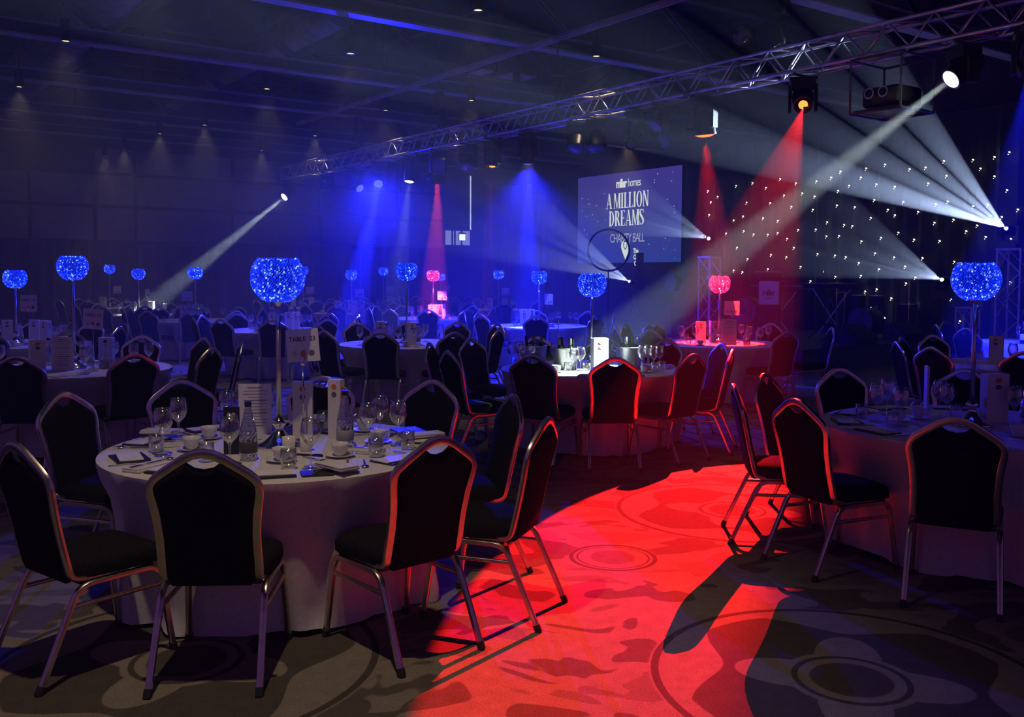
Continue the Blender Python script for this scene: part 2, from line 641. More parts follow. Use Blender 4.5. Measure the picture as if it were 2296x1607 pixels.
for k, (x, y, w, l) in enumerate(((11.45, 17.25, 0.35, 0.5), (12.35, 17.2, 0.75, 0.55), (6.9, 13.2, 0.3, 0.45))):
    o = mb_obj('trim_%d' % (k + 2), MB().box((x, y, 6.0), (w, l, 0.03)), M['paper'], smooth=False)
    mb_obj('curb', MB().box((x - w / 2 - 0.03, y, 6.3), (0.04, l + 0.1, 0.62)).box((x + w / 2 + 0.03, y, 6.3), (0.04, l + 0.1, 0.62)).box((x, y + l / 2 + 0.03, 6.3), (w, 0.04, 0.62)), M['steel'], o, smooth=False)
    tag(o, 'pale ceiling panel glimpsed between the roof trusses', None, None, 'structure')
ex = thing('exit_sign', 'small glowing green and white exit sign hanging before the window strip', 'sign', (17.66, Y1 - 0.22, 2.90))
mb_obj('housing', MB().box((0, 0, 0.14), (0.24, 0.06, 0.05)).box((0, 0.02, 0), (0.25, 0.03, 0.23)), M['black'], ex, smooth=False)
mb_obj('bracket', MB().box((0, 0.12, 0.05), (0.03, 0.20, 0.03)).box((0, 0.215, 0.05), (0.1, 0.01, 0.12)), M['black'], ex, smooth=False)
mb_obj('lit_face', MB().box((0, -0.004, 0), (0.23, 0.02, 0.21)), M['exitwhite'], ex, smooth=False)
run = MB().sphere((0.0, 0, 0.07), 0.018, 8, 5).box((0, 0, 0.02), (0.03, 0.008, 0.08)).box((0.025, 0, -0.045), (0.02, 0.008, 0.07), Matrix.Rotation(0.5, 3, 'Y')).box((-0.03, 0, -0.04), (0.02, 0.008, 0.07), Matrix.Rotation(-0.6, 3, 'Y')).box((0.03, 0, 0.04), (0.06, 0.008, 0.016))
mb_obj('running_figure', run, M['exitgreen'], ex, (0, -0.022, 0))

# two tall dark door leaves on the far wall
d1 = struct('door_1', MB().box((17.4, Y1 - 0.03, 1.25), (0.95, 0.06, 2.4)), M['wall'], 'dark door leaf below the window strip')
mb_obj('push_bar', MB().box((0, 0, 0), (0.7, 0.05, 0.05)), M['steel'], d1, (17.4, Y1 - 0.09, 1.05), smooth=False)

# ------------------------------------------------------------------ roof trusses
BEAM_Y = [7.55, 11.45, 15.25, 18.75, 22.35, 25.3]
for by in BEAM_Y:
    xa, xb = -2.81, 18.61
    t = empty('roof_truss', (0, by, 0))
    tag(t, 'dark steel roof truss with pale lower flange, one of the row under the ceiling', None, 'steel roof trusses', 'structure')
    L_ = xb - xa
    mid = (xa + xb) / 2
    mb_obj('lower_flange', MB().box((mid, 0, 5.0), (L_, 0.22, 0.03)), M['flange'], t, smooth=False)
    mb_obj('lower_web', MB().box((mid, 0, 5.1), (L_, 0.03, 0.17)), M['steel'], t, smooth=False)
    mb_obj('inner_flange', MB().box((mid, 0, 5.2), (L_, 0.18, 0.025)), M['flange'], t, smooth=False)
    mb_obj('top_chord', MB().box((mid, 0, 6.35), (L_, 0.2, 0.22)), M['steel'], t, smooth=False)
    n = 14
    for k in range(n):
        a = Vector((xa + L_ * k / n, 0, 5.2 if k % 2 == 0 else 6.28))
        b = Vector((xa + L_ * (k + 1) / n, 0, 6.28 if k % 2 == 0 else 5.2))
        dgl = (b - a).length
        me = MB().box((0, 0.05, 0), (dgl, 0.025, 0.11)).box((0, -0.05, 0), (dgl, 0.025, 0.11)).mesh('diagonal', M['steel'], False)
        new_obj('diagonal', me, t, (a + b) / 2, rot=(0, -math.atan2(b.z - a.z, b.x - a.x), 0))
        if k % 2 == 0:
            new_obj('upright', MB().box((0, 0, 0), (0.12, 0.1, 1.06)).mesh('upright', M['steel'], False), t, (a.x + L_ / n, 0, 5.74))
# services rail crossing below the trusses
tag(mb_obj('service_rail', MB().box((8.36, 13.0, 4.955), (0.07, 14.0, 0.05)).box((8.36, 13.0, 4.915), (0.03, 14.0, 0.03)), M['flange'], smooth=False),
    'long thin steel rail running under the roof trusses above the lighting rig', 'rail')
# secondary purlins under the deck
for k, px_ in enumerate([0.5, 2.4, 4.6, 6.9, 9.6, 12.0, 14.4, 16.8]):
    o = mb_obj('purlin', MB().box((px_, 16.5, 6.5), (0.12, 22.5, 0.16)), M['steel'], smooth=False)
    tag(o, 'dark steel purlin running under the ceiling deck', None, 'ceiling purlins', 'structure')

# round ventilation ducts
def duct(x, y0, y1, z, r, label, grp=None):
    t = thing('ventilation_duct', label, 'duct', (x, y0, z), 0, grp)
    n = max(1, int(round((y1 - y0) / 1.2)))
    L_ = (y1 - y0) / n
    for k in range(n):
        mb = MB()
        mb.tube([(0, L_ * k + 0.01, 0), (0, L_ * (k + 1) - 0.01, 0)], r, 24)
        mb_obj('duct_section', mb, M['duct'], t)
        mb_obj('collar', MB().tube([(0, L_ * k - 0.02, 0), (0, L_ * k + 0.02, 0)], r * 1.04, 24), M['duct'], t)
    return t


duct(3.31, 9.0, 27.0, 5.80, 0.42, 'fat round steel ventilation duct threading between the roof trusses')
duct(6.6, 14.0, 27.0, 5.80, 0.26, 'slimmer round steel duct beside the fat duct in the roof')

# small can downlights on stems
DL = [(2.53, 13.94), (5.92, 15.46), (6.28, 19.97), (5.85, 21.79), (5.83, 24.96), (5.72, 26.6), (8.72, 23.18), (8.77, 19.99),
      (5.94, 12.30), (8.50, 16.09), (6.2, 9.41), (9.26, 14.27), (8.84, 10.35), (14.75, 20.0), (15.0, 16.4), (2.6, 10.0), (2.5, 17.8)]
can = MB().lathe([(0.0, 0.30), (0.062, 0.30), (0.066, 0.29), (0.066, 0.0), (0.055, 0.0), (0.05, 0.02)], 16).mesh('can', M['black'], True, 40)
ledm = MB().lathe([(0.0, 0.012), (0.056, 0.012), (0.056, 0.004)], 16).mesh('lit_disc', M['warmled'])
stem = MB().tube([(0, 0, 0.3), (0, 0, 1.9)], 0.008, 6).mesh('stem', M['black'])
DL_POWER, DL_COL = 60, (1.0, 0.74, 0.48)
for x, y in DL:
    t = spawn([('can', can, [('lit_disc', ledm)]), ('stem', stem)], 'downlight', 'small black can downlight glowing warm at its mouth, hung on a stem from the roof',
              'downlight', (x, y, 4.7), 0, 'can downlights hung from the roof')
    # the one can beyond the top edge of the picture belongs to the same rows
    spot('beam_offscreen' if (x, y) == (2.6, 10.0) else 'beam', (x, y, 4.68), (x, y, 0.0), DL_COL, DL_POWER, 75, 0.9, 0.05, t)

# ================================================================== lighting rig
BLUE, RED, WHITE = (0.008, 0.012, 1.0), (1.0, 0.012, 0.015), (0.52, 0.66, 1.0)
TX, TZ, TA, TB = 8.85, 3.87, 3.9, 22.0
tr = thing('lighting_truss', 'long aluminium box truss carrying the stage lamps across the hall', 'truss', (TX, TA, TZ))
HW = 0.145
for sx in (-1, 1):
    for sz in (0, 1):
        mb_obj('chord', MB().tube([(sx * HW, 0, sz * 0.29), (sx * HW, TB - TA, sz * 0.29)], 0.024, 10), M['alu'], tr)
nb = 72
step = (TB - TA) / nb


def brace_mesh(a, b, r=0.011):
    return MB().tube([a, b], r, 6).mesh('brace', M['alu'])


side_up, side_dn = brace_mesh((0, 0, 0), (0, step, 0.29)), brace_mesh((0, 0, 0.29), (0, step, 0))
flat_a, flat_b = brace_mesh((-HW, 0, 0), (HW, step, 0)), brace_mesh((HW, 0, 0), (-HW, step, 0))
for k in range(nb):
    for sx in (-1, 1):
        new_obj('brace', side_up if (k + (sx > 0)) % 2 == 0 else side_dn, tr, (sx * HW, k * step, 0))
    new_obj('brace', flat_a if k % 2 == 0 else flat_b, tr, (0, k * step, 0))
    new_obj('brace', flat_b if k % 2 == 0 else flat_a, tr, (0, k * step, 0.29))
for k in range(0, nb + 1, 18):
    for sx in (-1, 1):
        new_obj('splice', MB().tube([(sx * HW, k * step - 0.05, 0), (sx * HW, k * step + 0.05, 0)], 0.032, 10).mesh('splice', M['steel']), tr)
# power cable slung under the truss
pth = []
for k in range(61):
    y = (TB - TA) * k / 60
    pth.append((0.02 + 0.03 * math.sin(k), y, 0.024))
mb_obj('cable', MB().tube(pth, 0.012, 6), M['rubber'], tr)

# chain hoists carrying the truss
hoist_body = MB().rbox((0, 0, 0.55), (0.13, 0.17, 0.32), 0.03).box((0, 0, 0.36), (0.08, 0.1, 0.08)).mesh('motor', M['black'], False)
hook = MB().tube(fillet([(0, 0, 0.3), (0, 0, 0.2), (0.05, 0, 0.12), (0, 0, 0.06)], 0.03), 0.014, 6).mesh('hook', M['steel'])
bag = MB().lathe([(0.0, 0.0), (0.07, 0.02), (0.085, 0.2), (0.06, 0.42), (0.05, 0.44)], 12).mesh('chain_bag', M['rubber'])
for y in (7.1, 11.25, 14.7, 18.0):
    t = thing('chain_hoist', 'black chain hoist holding up the lighting truss from the roof', 'hoist', (TX, y, TZ + 0.3), 0, 'chain hoists on the lighting truss')
    new_obj('motor', hoist_body, t)
    new_obj('hook', hook, t)
    new_obj('chain_bag', bag, t, (0.12, 0.12, 0.05))
    ch = MB()
    z = 0.76
    k = 0
    while z < 2.43:
        lk = [(0.018 * math.cos(a), 0, z + 0.03 * math.sin(a)) for a in [2 * math.pi * i / 8 for i in range(9)]]
        if k % 2:
            lk = [(0, p[0], p[2]) for p in lk]
        ch.tube(lk, 0.006, 5, False)
        z += 0.045
        k += 1
    mb_obj('chain', ch, M['steel'], t)
    strap = MB()
    for sx in (-1, 1):
        strap.tube([(0, 0, 0.1), (sx * HW, 0, 0.022)], 0.012, 6)
    mb_obj('strap', strap, M['rubber'], t)

# ---- moving heads, wash lights, profile spots
yoke = MB().box((0, 0, -0.06), (0.26, 0.2, 0.12)).box((0.14, 0, -0.22), (0.035, 0.11, 0.30)).box((-0.14, 0, -0.22), (0.035, 0.11, 0.30))
yoke.box((0, 0, -0.015), (0.3, 0.24, 0.03))
yoke = yoke.mesh('yoke', M['black'], False)
clamp = MB().tube([(-0.175, 0, 0.0), (0.175, 0, 0.0)], 0.016, 8).box((0, 0, -0.016), (0.05, 0.05, 0.034)).mesh('clamp', M['steel'])
head = MB().lathe([(0.0, 0.2), (0.07, 0.2), (0.105, 0.15), (0.115, 0.05), (0.115, -0.05), (0.10, -0.13), (0.105, -0.15), (0.105, -0.17), (0.09, -0.17), (0.088, -0.15)], 16)
for k in range(8):
    a = 2 * math.pi * k / 8
    head.box((0.112 * math.cos(a), 0.112 * math.sin(a), 0.08), (0.014, 0.02, 0.11), Matrix.Rotation(a, 3, 'Z'))
head = head.mesh('head', M['black'], True, 40)
wash = MB().lathe([(0.0, 0.14), (0.05, 0.14), (0.09, 0.10), (0.125, 0.0), (0.135, -0.13), (0.14, -0.15), (0.14, -0.17), (0.125, -0.17), (0.123, -0.15)], 18).mesh('head', M['black'], True, 40)
prof = MB().lathe([(0.0, 0.26), (0.09, 0.26), (0.10, 0.24), (0.10, 0.05), (0.075, 0.02), (0.07, -0.2), (0.085, -0.22), (0.085, -0.3), (0.07, -0.3), (0.07, -0.28)], 16)
prof.box((0, 0, 0.02), (0.26, 0.14, 0.1))
prof = prof.mesh('head', M['black'], True, 40)
fres = MB().box((0, 0, 0.05), (0.22, 0.22, 0.24)).lathe([(0.095, -0.06), (0.095, -0.12), (0.085, -0.12)], 16)
fres = fres.mesh('head', M['steel'], False)
doors = MB()
for a in range(4):
    R_ = Matrix.Rotation(a * math.pi / 2, 3, 'Z')
    q = [R_ @ Vector(p) for p in ((-0.10, 0.11, -0.12), (0.10, 0.11, -0.12), (0.13, 0.20, -0.27), (-0.13, 0.20, -0.27))]
    n_ = R_ @ Vector((0, 0.004, 0.003))
    doors.add(q + [p + n_ for p in q], [(0, 1, 2, 3), (7, 6, 5, 4), (0, 4, 5, 1), (2, 6, 7, 3), (0, 3, 7, 4), (1, 5, 6, 2)])
doors = doors.mesh('barn_doors', M['black'], False)
pin_ = MB().lathe([(0.0, 0.16), (0.06, 0.16), (0.085, 0.10), (0.085, -0.06), (0.04, -0.12), (0.04, -0.17), (0.03, -0.17), (0.03, -0.15)], 16).mesh('head', M['black'], True, 40)
KIND = {'pin': (pin_, 0.028, -0.160), 'spot': (head, 0.088, -0.172), 'small': (head, 0.050, -0.172), 'wash': (wash, 0.122, -0.172), 'profile': (prof, 0.068, -0.285), 'fresnel': (fres, 0.088, -0.10)}
_lens = {}


def lens_mesh(kind, mname):
    key = (kind, mname)
    if key not in _lens:
        r, z = KIND[kind][1:]
        _lens[key] = MB().lathe([(0.001, z - 0.22 * r), (r * 0.5, z - 0.18 * r), (r * 0.85, z - 0.07 * r), (r, z + 0.004), (r, z + 0.02)], 16, True).mesh('lens', M[mname])
    return _lens[key]


def fixture(kind, loc, aim, lens, label, cat='stage lamp', color=None, power=0, deg=10, blend=0.2, radius=0.03, hang=0.26, group=None, beams=None, floor=False, rz=0.0, field=None, light='beam'):
    """a lamp on the rig: clamp, yoke, head tilted to its aim, lens; its light sits inside the lens"""
    loc = Vector(loc)
    d = (Vector(aim) - loc).normalized()
    t = thing('stage_lamp', label, cat, loc, 0, group)
    q = d.to_track_quat('-Z', 'Y').to_euler()
    h = new_obj('head', KIND[kind][0], t, rot=q)
    new_obj('lens', lens_mesh(kind, lens), h)
    if kind == 'fresnel':
        new_obj('barn_doors', doors, h)
    yz = math.atan2(d.y, d.x) + math.pi / 2
    if not floor:
        hang = TZ - 0.07 - loc.z          # yoke hangs from a bar laid under the two lower chords
    if floor:
        y = new_obj('yoke', yoke, t, (0, 0, -hang), rot=(math.pi, 0, yz))
    else:
        y = new_obj('yoke', yoke, t, (0, 0, hang), rot=(0, 0, yz))
        new_obj('clamp', clamp, t, (TX - loc.x, 0, TZ - 0.038 - loc.z))
    if power:
        r, z = KIND[kind][1:]
        src = loc + d * (-z + 0.05)
        for k, (tg, pw, dg, bl, colr) in enumerate(beams or [(aim, power, deg, blend, color)]):
            spot(light, src, tg, colr, pw, dg, bl, radius, t)
        if field:                         # the soft outer field of the same lens, around its hot beam
            spot(light, src, aim, color, field[0], field[1], 1.0, radius, t)
    return t


A_ = 'stage lamps on the truss'
T_M, T_RED, T_23 = W(0.75, 8.8, 0.72), W(2.70, 12.2, 0.72), W(-1.18, 4.72, 0.72)
# the two dazzling follow spots
fixture('spot', (TX, 21.74, 3.54), W(-7.97, 20.0, 0.7), 'whitelens', 'dazzling white spot lamp at the far end of the lighting truss',
        color=(0.82, 1.0, 0.93), power=14000, deg=7.0, blend=0.35)
fixture('spot', (TX, 4.93, 3.58), W(0.62, 8.45, 0.72), 'whitelens', 'dazzling white spot lamp beside the projector cradle on the lighting truss',
        color=(0.85, 1.0, 0.95), power=52000, deg=8.0, blend=0.5)
# unlit and blue lamps along the truss
fixture('profile', (TX, 19.5, 3.54), W(-5.0, 14.6, 0.3), 'lensglass', 'black profile lamp hung near the far end of the truss')
fixture('spot', (TX, 17.04, 3.48), W(-2.5, 13.4, 0.0), 'bluelens', 'lamp throwing a long blue shaft down behind table 23', color=BLUE, power=70000, deg=8.5, blend=0.6, field=(3600, 120))
fixture('spot', (TX + 0.1, 18.3, 3.5), (9.3, 16.6, 2.3), 'bluelens', 'lamp throwing a short slanting blue beam across the rig', color=BLUE, power=5000, deg=8, blend=0.2, field=(1600, 110))
fixture('spot', (TX, 15.77, 3.52), (8.3, 15.6, 0.0), 'whitesoft', 'lamp with a soft white lens pointing at the floor', color=(0.9, 0.95, 1.0), power=900, deg=16, blend=0.5)
fixture('fresnel', (TX, 14.72, 3.56), W(-1.6, 19.0, 0.7), 'redlens', 'box lamp with barn doors glowing red over the orange-lit table', color=(1.0, 0.06, 0.015), power=7000, deg=13, blend=0.15)
fixture('wash', (TX, 13.73, 3.58), (TX - 1.2, 13.0, 1.0), 'lensglass', 'unlit round wash lamp between the red box lamp and the small amber lamp')
fixture('small', (TX, 12.98, 3.55), (8.6, 12.9, 0.0), 'amberlens', 'lamp with a small amber lens beside the strong blue lamp', color=(1.0, 0.06, 0.02), power=1800, deg=7, blend=0.4)
fixture('spot', (TX, 12.0, 3.52), W(0.28, 15.6, 0.7), 'bluelens', 'lamp pouring the strongest blue shaft down behind the wine coolers', color=BLUE, power=30000, deg=17, blend=0.6, field=(3600, 120))
fixture('wash', (TX, 10.75, 3.58), (TX - 1.0, 10.0, 1.2), 'lensglass', 'tilted round wash lamp, first of a dark pair on the truss')
fixture('wash', (TX, 10.35, 3.55), (TX - 0.6, 9.6, 1.0), 'lensglass', 'tilted round wash lamp, second of a dark pair on the truss')
fixture('profile', (TX, 9.48, 3.50), (TX - 3.0, 8.2, 1.2), 'lensglass', 'black profile lamp with a bright glass lens beside the barn door lamp')
fixture('fresnel', (TX, 9.05, 3.62), (TX + 1.6, 8.6, 2.4), 'lensglass', 'grey box lamp with open barn doors beside the glass-lensed profile')
fixture('wash', (TX, 8.27, 3.52), T_RED, 'redlens', 'lamp with a glowing red face above the red-lit table', color=RED, power=5200, deg=25, blend=0.3)
RED_AZ, RED_TILT = math.radians(14.8), math.radians(54.5)


def plan_dir(az, tilt):
    v = W(-math.sin(az) * math.sin(tilt), -math.cos(az) * math.sin(tilt))
    return Vector((v.x, v.y, -math.cos(tilt)))


red_head = Vector((TX, 6.79, 3.58))
fx = fixture('small', red_head, red_head + plan_dir(RED_AZ, RED_TILT), 'amberlens', 'moving head with a small glowing amber lens beside the projector cradle',
             color=RED, power=13000, deg=32, blend=0.05, radius=0.0015)
# small added shutter, made to trim this lamp's pool along one straight side
d18 = plan_dir(math.radians(18.0), RED_TILT)
rgt = W(math.cos(math.radians(18.0)), -math.sin(math.radians(18.0)))
rgt = Vector((rgt.x, rgt.y, 0))
upv = rgt.cross(d18)
fl = plan_dir(RED_AZ, RED_TILT) * 0.222 + d18 * 0.05 + rgt * 0.025
rotm = Matrix((rgt, d18, upv)).transposed()
fg = MB().box((0, 0, 0), (0.05, 0.002, 0.06), rotm).tube([tuple(rgt * 0.022), tuple(rgt * 0.05 - d18 * 0.11)], 0.004, 6)
mb_obj('added_shutter', fg, M['black'], fx, tuple(fl), smooth=False)
fixture('spot', (TX, 4.3, 3.58), W(6.2, 12.0, 0.7), 'bluelens', 'blue lamp at the near end of the lighting truss', color=BLUE, power=12000, deg=20, blend=0.5, light='beam_offscreen')
# a dark moving head standing on top of the truss by the hoist
fixture('wash', (TX, 7.62, 4.446), (TX - 2.0, 6.9, 4.1), 'lensglass', 'dark lamp standing on top of the truss beside a chain hoist', hang=0.26, floor=True)

# projector cradle under the truss
t = thing('projector', 'black twin-lens projector in a flown cradle under the lighting truss', 'projector', (TX + 0.1, 5.75, 3.3))
mb_obj('body', MB().rbox((0, 0, 0.14), (0.42, 0.44, 0.20), 0.03), M['black'], t, smooth=False)
for y in (-0.07, 0.09):
    lb = mb_obj('lens', MB().tube([(-0.20, y, 0.17), (-0.27, y, 0.17)], 0.058, 16), M['chrome'], t)
    mb_obj('lens_glass', MB().tube([(-0.27, y, 0.17), (-0.272, y, 0.17)], 0.042, 16), M['blackgloss'], lb)
cr = MB()
for x in (-0.3, 0.3):
    for y in (-0.29, 0.29):
        cr.tube([(x, y, -0.02), (x, y, 0.53)], 0.012, 6)
    cr.tube([(x, -0.29, -0.02), (x, 0.29, -0.02)], 0.014, 6)
    cr.tube([(x, -0.29, 0.532), (x, 0.29, 0.532)], 0.014, 6)
for y in (-0.29, 0.29):
    cr.tube([(-0.3, y, -0.02), (0.3, y, -0.02)], 0.014, 6)
    cr.tube([(-0.3, y, 0.532), (0.3, y, 0.532)], 0.014, 6)
mb_obj('cradle', cr, M['steel'], t)
mb_obj('tray', MB().box((0, 0, 0.0), (0.56, 0.52, 0.02)), M['steel'], t, smooth=False)

# house downlights behind the camera that warm the near table
t = thing('house_downlight', 'warm can downlight in the roof above the entrance end of the hall', 'downlight', tuple(W(-1.0, 2.9, 4.7)))
new_obj('can', can, t)
new_obj('lit_disc', ledm, t)
new_obj('stem', stem, t)
spot('beam_offscreen', W(-1.0, 2.9, 4.68), W(-1.0, 3.4, 0.0), DL_COL, DL_POWER * 2.5, 75, 0.9, 0.05, t)

# ---- towers with fan lights
def tower(loc, h, w, label, name='truss_tower'):
    t = thing(name, label, 'truss', loc)
    for sx in (-1, 1):
        for sy in (-1, 1):
            mb_obj('upright', MB().tube([(sx * w / 2, sy * w / 2, 0.02), (sx * w / 2, sy * w / 2, h)], 0.022, 8), M['alu'], t)
    n = max(2, int(round(h / (w * 1.1))))
    st = h / n
    for k in range(n):
        for s in (-1, 1):
            f = 1 if k % 2 == 0 else -1
            mb_obj('brace', MB().tube([(-f * w / 2, s * w / 2, k * st), (f * w / 2, s * w / 2, (k + 1) * st)], 0.011, 6), M['alu'], t)
            mb_obj('brace', MB().tube([(s * w / 2, -f * w / 2, k * st), (s * w / 2, f * w / 2, (k + 1) * st)], 0.011, 6), M['alu'], t)
    mb_obj('base_plate', MB().box((0, 0, 0.01), (w + 0.3, w + 0.3, 0.02)), M['steel'], t, smooth=False)
    tp = MB()
    for s in (-1, 1):
        tp.tube([(-w / 2, s * w / 2, h), (w / 2, s * w / 2, h)], 0.018, 6).tube([(s * w / 2, -w / 2, h), (s * w / 2, w / 2, h)], 0.018, 6)
    mb_obj('top_plate', tp.box((0, 0, h + 0.012), (w + 0.06, w + 0.06, 0.02)), M['alu'], t)
    return t


STZ = 0.4
tower((16.75, 8.3, 0.016), 2.05, 0.40, 'tall aluminium truss tower at the near end of the stage')
tower((13.75, 12.65, STZ), 1.54, 0.29, 'slim aluminium truss tower on the stage near the lectern')
tower((16.9, 9.19, 0.016), 1.0, 0.29, 'short aluminium truss tower between the tall tower and the stage')


def fan(loc, targets, power, deg, label, hang=0.3):
    bm = [(t_, p_, d_, 0.12, WHITE) for t_, p_, d_ in targets]
    fixture('pin', loc, targets[len(targets) // 2][0], 'whitelens', label, power=1, beams=bm, hang=hang, floor=True, radius=0.01)


fan((16.6, 8.32, 2.40), [((12, 7.18, 3.62), 36504, 4.6), ((12, 7.50, 3.40), 36504, 4.2), ((12, 7.82, 3.18), 42120, 4.6), ((12, 8.16, 2.93), 77220, 5.4)], 1, 5,
    'white fan lamp on top of the tall truss tower')
fan((13.75, 12.65, 2.30), [((10.0, 10.23, 2.66), 11700, 3.2), ((10.0, 10.36, 2.46), 11700, 3.2), ((10.0, 10.47, 2.30), 16848, 3.6)], 1, 5,
    'white fan lamp on top of the slim tower by the lectern')
fan((16.0, 17.32, 1.42), [((12.5, 15.12, 2.28), 10647, 5.0), ((12.5, 15.36, 2.00), 10647, 5.0), ((12.5, 15.53, 1.78), 12776, 4.0)], 1, 5,
    'white fan lamp on a stand before the projection screen', hang=0.3)
fan((15.1, 8.62, 1.52), [((12, 7.80, 2.12), 7300, 6.0), ((12, 7.96, 1.88), 8985, 6.0), ((12, 8.04, 1.68), 11793, 5.0)], 1, 5,
    'white fan lamp on a stand at the near corner of the stage', hang=0.3)
for (x, y, h, z0, lb) in ((16.0, 17.32, 1.12 - STZ, STZ, 'black lamp stand before the projection screen'), (15.1, 8.62, 1.204, 0.016, 'black lamp stand at the near corner of the stage')):
    t = thing('lamp_stand', lb, 'stand', (x, y, z0))
    mb_obj('pole', MB().tube([(0, 0, 0.3), (0, 0, h)], 0.02, 8), M['black'], t)
    for k in range(3):
        a = 2 * math.pi * k / 3
        mb_obj('leg', MB().tube([(0, 0, 0.5), (0.45 * math.cos(a), 0.45 * math.sin(a), 0.015)], 0.014, 6), M['black'], t)

# ---- drifting haze that makes the shafts visible: fills the hall to beyond its walls
hm = bpy.data.materials.new('haze')
hm.use_nodes = True
hn = hm.node_tree
hn.nodes.clear()
ho = hn.nodes.new('ShaderNodeOutputMaterial')
hs = hn.nodes.new('ShaderNodeVolumeScatter')
hs.inputs['Color'].default_value = (0.9, 0.92, 1.0, 1)
hs.inputs['Anisotropy'].default_value = 0.0
htc = hn.nodes.new('ShaderNodeTexCoord')
hsp = hn.nodes.new('ShaderNodeSeparateXYZ')
hn.links.new(htc.outputs['Object'], hsp.inputs[0])


def ramp(sock, a, b, lo, hi):
    n = hn.nodes.new('ShaderNodeMapRange')
    n.interpolation_type = 'SMOOTHSTEP'
    hn.links.new(sock, n.inputs['Value'])
    for nm, v in (('From Min', a), ('From Max', b), ('To Min', lo), ('To Max', hi)):
        n.inputs[nm].default_value = v
    return n.outputs[0]


# thin haze near the door, thicker by the stage and the far curtain
had = hn.nodes.new('ShaderNodeMath')
had.operation = 'ADD'
hn.links.new(ramp(hsp.outputs[1], 4.0, 21.0, 0.003, 0.026), had.inputs[0])
hn.links.new(ramp(hsp.outputs[0], 9.3, 16.5, 0.0, 0.027), had.inputs[1])
hn.links.new(had.outputs[0], hs.inputs['Density'])
hn.links.new(hs.outputs[0], ho.inputs['Volume'])
hz = mb_obj('haze', MB().box(((X0 + X1) / 2, (Y0 + Y1) / 2, ZC / 2), (X1 - X0 + 2, Y1 - Y0 + 2, ZC + 1)), hm, smooth=False)
tag(hz, 'thin stage haze hanging in the air of the whole hall', 'haze', None, 'stuff')

# ================================================================== banquet chair
def oval_prof(a, b, groove=0.0):
    """rounded tube section a (across) by b (deep), with a shallow groove on both broad faces"""
    pts = []
    for k in range(12):
        t = 2 * math.pi * k / 12
        c, s = math.cos(t), math.sin(t)
        x = a / 2 * math.copysign(abs(c) ** 0.55, c)
        y = b / 2 * math.copysign(abs(s) ** 0.55, s)
        if groove and abs(c) < 0.1:
            y *= 1 - groove
        if groove and abs(s) < 0.1:
            x *= 1 - groove
        pts.append((x, y))
    return pts


def back_y(z):
    return -0.190 - 0.22 * (z - 0.44)


